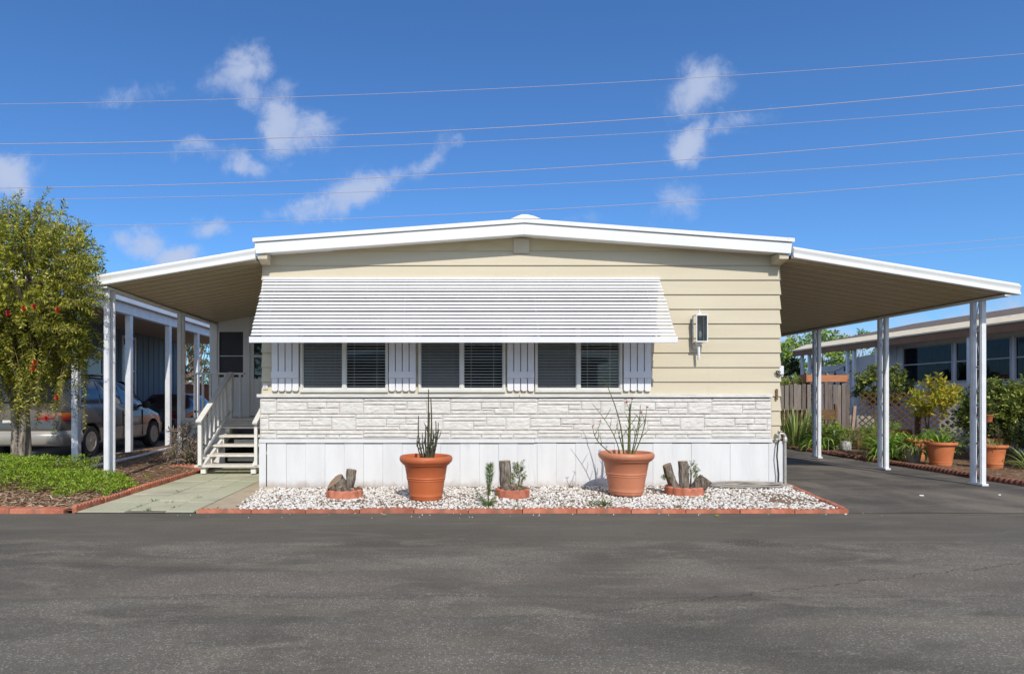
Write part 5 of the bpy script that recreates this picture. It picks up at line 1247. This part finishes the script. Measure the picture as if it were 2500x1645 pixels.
strap('dry_sprouts', 'pale dry sprouts at the left end of the cedar planter box', 'plant', (10.45, 17.05, 1.86), 10, .25, .03, HAY, .8, None, .8, 5, .05)
strap('dry_sprouts', 'two short pale sprouts in the middle of the cedar planter box', 'plant', (10.95, 17.05, 1.86), 6, .18, .02, HAY, .6, None, .6, 5, .1)
def lattice(name, label, a, b, z0, z1, pit, w_, mat, cat='lattice', back=True):
    a, b = Vector(a), Vector(b); d = b-a; L = d.length; d.normalize(); nrm = Vector((-d.y, d.x, 0)); H = z1-z0; t = thing(name, label, cat, a)
    for sgn, o in ((1, 0), (-1, .012)):
        m = MB(); s = -H
        while s < L:
            u0, u1 = (s, s+H); za, zb = (0, H) if sgn > 0 else (H, 0)
            t0, t1 = max(0, -u0/H), min(1, (L-u0)/H)
            if t1-t0 > .02:
                p = a+d*(u0+H*t0)+Vector((0, 0, z0-a.z+za+(zb-za)*t0))+nrm*o; q = a+d*(u0+H*t1)+Vector((0, 0, z0-a.z+za+(zb-za)*t1))+nrm*o
                m.bar(p, q, .011, w_, nrm.cross(q-p))
            s += pit*1.414*.7
        m.build('lattice_slats', mat, t)
    return t
lattice('lattice_fence', 'dark brown expanding lattice fence in the middle of the garden', (10.95, 15.9, 0), (12.05, 14.3, 0), .30, 1.40, .16, .028, WOODB, 'lattice fence')
MB_ = MB(); MB_.box(12.3, 12.33, 12.6, 16, -.02, 1.3); 
lt = lattice('garden_lattice', 'pale diamond lattice panel leaning behind the biggest garden pot', (11.15, 13.6, 0), (11.95, 12.75, 0), .12, 1.18, .17, .042, LATT, 'lattice')
m = MB(); m.box(10.98, 11.06, 14.0, 14.08, 0, 1.0); tag(m.build('wooden_post', WOODB), 'dark wooden post between the brown lattice and the pale lattice', 'post')
m = MB(); m.obox((10.12, 14.9, .55), (.07, .045, 1.05), Matrix.Rotation(R(5), 3, 'Y')); tag(m.build('wooden_stake', WOODT, bevel=.004), 'light tan wooden stake leaning in front of the picket fence', 'stake')
rb = MB(); rb.box(10.0, 11.3, 14.55, 14.60, .10, .52); rb.box(10.02, 10.07, 14.6, 15.4, .10, .50); tag(rb.build('raised_bed_board', M('orange_brown_board', (.24, .105, .04), (.32, .16, .065), 5, .75, .2, .2, 20, stretch=(.4, 3, 4)), bevel=.004), 'brown wooden raised bed board behind the low garden plants', 'raised bed')
m = MB()
for x in (9.62, 10.02): m.box(x-.03, x+.03, 15.35, 15.41, .1, 1.12)
m.box(9.65, 9.99, 15.36, 15.4, .72, .98)
for k in range(5): m.box(9.67+.075*k, 9.69+.075*k, 15.37, 15.39, .2, .72)
m.box(9.65, 9.99, 15.36, 15.4, .16, .2)
tag(m.build('wooden_chair_back', WOODB, bevel=.004), 'dark slatted wooden frame standing before the picket fence', 'wooden frame')
# pots in the garden
flower_pot('biggest squat terracotta pot at the edge of the right garden', (9.13, 11.1, .03), .245, .445, TERRA3, squat=True)
flower_pot('terracotta pot half hidden behind the small grey pot', (9.50, 12.15, .04), .215, .42, TERRA3, squat=True)
gpt = MB().lathe([(0, 0), (.082, 0), (.095, .02), (.122, .18), (.136, .25), (.130, .262), (.118, .25), (.105, .2), (0, .2)], 28, (9.03, 11.6, .03), fn=lambda a, z: 1+.03*math.sin(3*a+1)).build('flower_pot', GREYP, smooth=True); tag(gpt, 'small grey crumpled looking pot left of the biggest garden pot', 'flower pot')
wpt = MB().lathe([(0, 0), (.102, 0), (.110, .02), (.115, .17), (.121, .175), (.121, .195), (.110, .195), (.106, .15), (0, .15)], 24, (9.48, 14.2, .07)).build('flower_pot', WPOT, smooth=True); tag(wpt, 'peeling white round pot among the low garden plants', 'flower pot')
flower_pot('terracotta pot behind the front scrollwork post at right', (9.76, 10.75, .04), .205, .41, TERRA3, squat=True)
flower_pot('small terracotta pot tucked behind the pot at far right', (10.5, 11.6, .04), .18, .46, TERRA3, squat=True)
MB().tube([(10.3, 11.3, .3), (10.6, 11.3, .32)], .01)
hp = MB().lathe([(0, 0), (.05, 0), (.075, .12), (.08, .125), (.07, .13), (0, .11)], 16, (10.35, 11.5, .82)).build('flower_pot', TERRA3, smooth=True); tag(hp, 'tiny terracotta pot hanging among the branches of the green hedge', 'flower pot')
G = gard_h
plants = [
 ('iris_clump', 'tall spiky iris clump at the far left end of the garden', 'plant', (8.98, 15.3, .05), 80, .95, .022, L_IRIS, .25, .34, 6, .2),
 ('lily_clump', 'broad leafed strappy plant right of the spiky iris clump', 'plant', (9.12, 14.5, .05), 46, .55, .05, L_STRAP, 1.2, .8, 7, .10),
 ('lily_clump', 'strappy plant at the kerb left of the middle carport post', 'plant', (8.95, 12.25, .05), 34, .50, .035, L_STRAP, 1.2, .9, 7, .08),
 ('lily_clump', 'tall green strappy plant beside the middle carport post', 'plant', (9.18, 12.35, .05), 60, .75, .05, L_STRAP, 1.0, .7, 7, .14),
 ('lily_clump', 'green strappy leaves growing in the biggest garden pot', 'potted plant', (9.13, 11.1, .40), 26, .34, .034, L_STRAP, .9, .6, 7, .08),
 ('spider_plant', 'yellow striped spider plant hanging over the small grey pot', 'potted plant', (9.03, 11.6, .24), 30, .46, .034, L_VAR, 1.9, .8, 8, .07),
 ('lily_clump', 'drooping leaves in the terracotta pot behind the grey pot', 'potted plant', (9.5, 12.15, .38), 22, .5, .04, L_STRAP, 1.3, .8, 7, .1),
 ('grassy_plant', 'thin grassy sprouts in the pot behind the front scrollwork post', 'potted plant', (9.76, 10.75, .38), 46, .16, .008, L_IRIS, .3, .4, 4, .18),
 ('grassy_plant', 'spiky dark grass clump at the far right of the garden', 'plant', (10.15, 10.5, .05), 50, .55, .016, L_IRIS, .8, .9, 6, .1)]
for (nm, lb, ct, c, n, l, w_, mt, dr, ln, sg, r0) in plants: strap(nm, lb, ct, c, int(n*1.4), l*1.15, w_*1.1, mt, dr, None, ln, sg, r0*1.2)
bush('leafy_plant', 'bright green leafy clump behind the back scrollwork post', 'plant', (9.25, 14.7, .45), (.34, .4, .34), 120, 14, .07, .026, L_MID, .5, base=(9.25, 14.7, .05))
bush('leafy_plant', 'low green plant with white flowers around the white pot', 'plant', (9.45, 14.6, .33), (.42, .35, .26), 120, 14, .05, .02, L_MID, .5, base=(9.45, 14.6, .05))
bush('leafy_plant', 'sparse green plant growing out of the peeling white pot', 'potted plant', (9.5, 14.2, .42), (.22, .18, .16), 34, 12, .05, .02, L_MID, .6, base=(9.5, 14.2, .22), L=.16)
bush('grassy_shrub', 'dry straw coloured grassy shrub left of the middle carport post', 'shrub', (9.45, 13.3, .34), (.36, .4, .3), 110, 14, .09, .010, HAY, .5, base=(9.45, 13.3, .05))
bush('grassy_shrub', 'green grassy shrub just left of the middle carport post', 'shrub', (9.35, 12.9, .46), (.30, .3, .36), 120, 16, .09, .012, L_MID, .6, base=(9.35, 12.9, .05))
for k, (x, y, z) in enumerate(((9.02, 14.1, .30), (9.28, 14.3, .48), (9.12, 13.95, .16), (9.35, 14.0, .27), (9.0, 14.4, .42))):
    m = MB()
    for q in range(7): leaf_at(m, Vector((x, y, z)), Vector((math.cos(q*.9), math.sin(q*.9), .6)).normalized(), .035, .02)
    m.tube([(x, y, z), (x+.01, y+.02, .05)], .003, 4)
    tag(m.build('white_flower', [ALU], fix=False), 'small white daisy standing among the plants near the back scrollwork post', 'flower', 'white daisies near the back post')
bush('shrub', 'round green bush beside the white tarp above the lattice', 'shrub', (11.85, 16.3, 1.62), (.62, .55, .52), 260, 16, .085, .04, L_HEDGE, .3, base=(11.85, 16.3, .05))
t = bush('yellow_shrub', 'yellow green leafed shrub arching above the lattice', 'shrub', (11.10, 13.6, 1.27), (.42, .4, .34), 62, 20, .125, .040, L_YEL, .2, base=(11.1, 13.95, .05), L=.36, droop=.12)
bush('hedge', 'dense dark green hedge bush behind the front scrollwork post', 'shrub', (10.95, 12.0, .98), (.54, .5, .60), 440, 17, .078, .038, L_HEDGE, .3, base=(10.95, 12.0, .05), thr=-.45)
bush('hedge', 'green hedge bush to the right of the front scrollwork post', 'shrub', (11.5, 11.8, 1.0), (.52, .5, .62), 400, 17, .078, .038, L_HEDGE, .3, base=(11.55, 11.8, .05), thr=-.45)
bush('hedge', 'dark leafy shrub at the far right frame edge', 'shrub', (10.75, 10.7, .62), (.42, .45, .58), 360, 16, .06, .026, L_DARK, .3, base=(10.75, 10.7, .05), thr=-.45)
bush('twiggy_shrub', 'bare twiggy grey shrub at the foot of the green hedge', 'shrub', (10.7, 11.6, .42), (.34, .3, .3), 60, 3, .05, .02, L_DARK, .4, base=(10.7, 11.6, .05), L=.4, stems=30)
bush('leafy_plant', 'pale green plant beside the lattice behind the biggest pot', 'plant', (10.2, 12.3, .40), (.42, .35, .22), 60, 14, .06, .024, L_MID, .4, base=(10.2, 12.3, .05))
far_tree('tree', 'green tree rising behind the brown fascia at right', (19.0, 31, 3.3), (1.25, 1.2, 1.1), (19.0, 31, 0), 200, L_MID, ll=.2, lw=.09)
far_tree('tree', 'smaller green treetop right of the tree behind the brown fascia', (22.0, 32, 3.45), (.9, .9, .85), (22.0, 32, 0), 80, L_MID, ll=.24, lw=.09)
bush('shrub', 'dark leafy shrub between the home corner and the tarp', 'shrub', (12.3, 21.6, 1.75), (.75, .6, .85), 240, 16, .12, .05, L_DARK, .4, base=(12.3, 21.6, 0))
bush('shrub', 'bright green shrub peeking over the left end of the picket fence', 'shrub', (10.3, 17.6, 1.35), (.42, .4, .55), 150, 16, .08, .036, L_MID, .4, base=(10.3, 17.6, 0))
fh = thing('distant_house', 'distant house with grey hipped roof just right of the home corner', 'house', (20.5, 41, 0))
m = MB(); m.box(17.5, 22.4, 39, 44, 0, 3.3); m.build('wall', RWALL, fh)
m = MB(); A = [(17.0, 38.5, 3.3), (22.9, 38.5, 3.3), (22.9, 44.5, 3.3), (17.0, 44.5, 3.3), (19.0, 41.5, 5.2), (20.9, 41.5, 5.2)]; m.add(A, [(0,1,5,4),(1,2,5),(2,3,4,5),(3,0,4),(3,2,1,0)]); m.build('roof', GREYR, fh)
# pale garden wall closing the view behind the right carport
m = MB(); m.box(5.5, 24, 26, 26.15, -.05, 1.9); tag(m.build('garden_wall', CONC), 'low grey wall far behind the picket fence', 'wall')
# house across the road behind the viewer: it shows only as a reflection in the windows
ah = thing('facing_house', 'tan house with white roof edge across the road, mirrored in the front windows', 'house', (1, -13, 0))
m = MB(); m.box(-6, 8, -20, -13, -.02, 3.0); m.build('wall', M('tan_wall', (.22, .19, .15), (.27, .235, .19), 2, .7), ah)
m = MB(); m.prism([(-6.4, 3.0), (8.4, 3.0), (8.4, 3.2), (1, 3.75), (-6.4, 3.2)], -20.3, -12.6, 'y'); m.build('roof', NWHT, ah)
for x0, x1 in ((-4.8, -2.8), (-.8, 1.2), (3.6, 5.6)): MB().box(x0, x1, -13.02, -12.96, 1.1, 2.3).build('window', CARG, ah)
MB().box(2.0, 2.95, -13.02, -12.95, .02, 2.1).build('door', DARK, ah)
# ------------------------------------------------------------------ power lines
def lag(pts, x):
    s = 0
    for i, (xi, yi) in enumerate(pts):
        t = yi
        for j, (xj, _) in enumerate(pts):
            if j != i: t *= (x-xj)/(xi-xj)
        s += t
    return s
WL = [([(400, 247), (1500, 202), (2500, 132)], -250, .036, 'topmost of the pale power lines crossing the sky'), ([(400, 345.5), (1500, 295), (2500, 208.6)], -250, .05, 'second power line from the top, thicker and paler'),
      ([(400, 373), (1500, 329), (2500, 258)], -250, .034, 'third power line from the top, just below the thicker one'), ([(400, 452), (1500, 402), (2500, 319)], -250, .044, 'fourth power line from the top across the sky'),
      ([(400, 482), (1500, 442), (2500, 375)], -250, .034, 'fifth power line from the top across the sky'), ([(260, 551), (1280, 514.5), (2500, 426)], -250, .040, 'sixth power line from the top, passing just above the roof ridge'),
      ([(1900, 621), (2250, 599), (2500, 579)], 1500, .030, 'upper of the two short power lines above the right carport'), ([(1900, 641), (2250, 617), (2500, 598)], 1500, .026, 'lower of the two short power lines above the right carport')]
for pts, xs0, r, lb in WL:
    P_ = [at(xs0+(2800-xs0)*k/40, lag(pts, xs0+(2800-xs0)*k/40), 46) for k in range(41)]
    o = MB(); o.tube(P_, r*.56, 6); tag(o.build('power_line', WIRE, smooth=True), lb, 'power line', 'power lines across the sky')
# small litter on the asphalt
for (x, y, lb, mt, s) in ((4.42, 6.62, 'white pebble lying on the road by the corner of the bed', PEB, .018), (-.55, 6.60, 'tan leaf on the road in front of the first pebble bed edging', HAY, .03), (3.0, 6.55, 'yellow leaf on the road in front of the right stump', L_YEL, .03), (7.3, 7.95, 'white scrap on the driveway near the front post', ALU, .018), (6.25, 7.9, 'thin white straw on the driveway', ALU, .03)):
    m = MB(); m.obox((x, y, .012), (s*1.6, s*.5, .014), Matrix.Rotation(U(-.5, .5), 3, 'Z')); tag(m.build('litter', mt, bevel=.003), lb, 'litter')
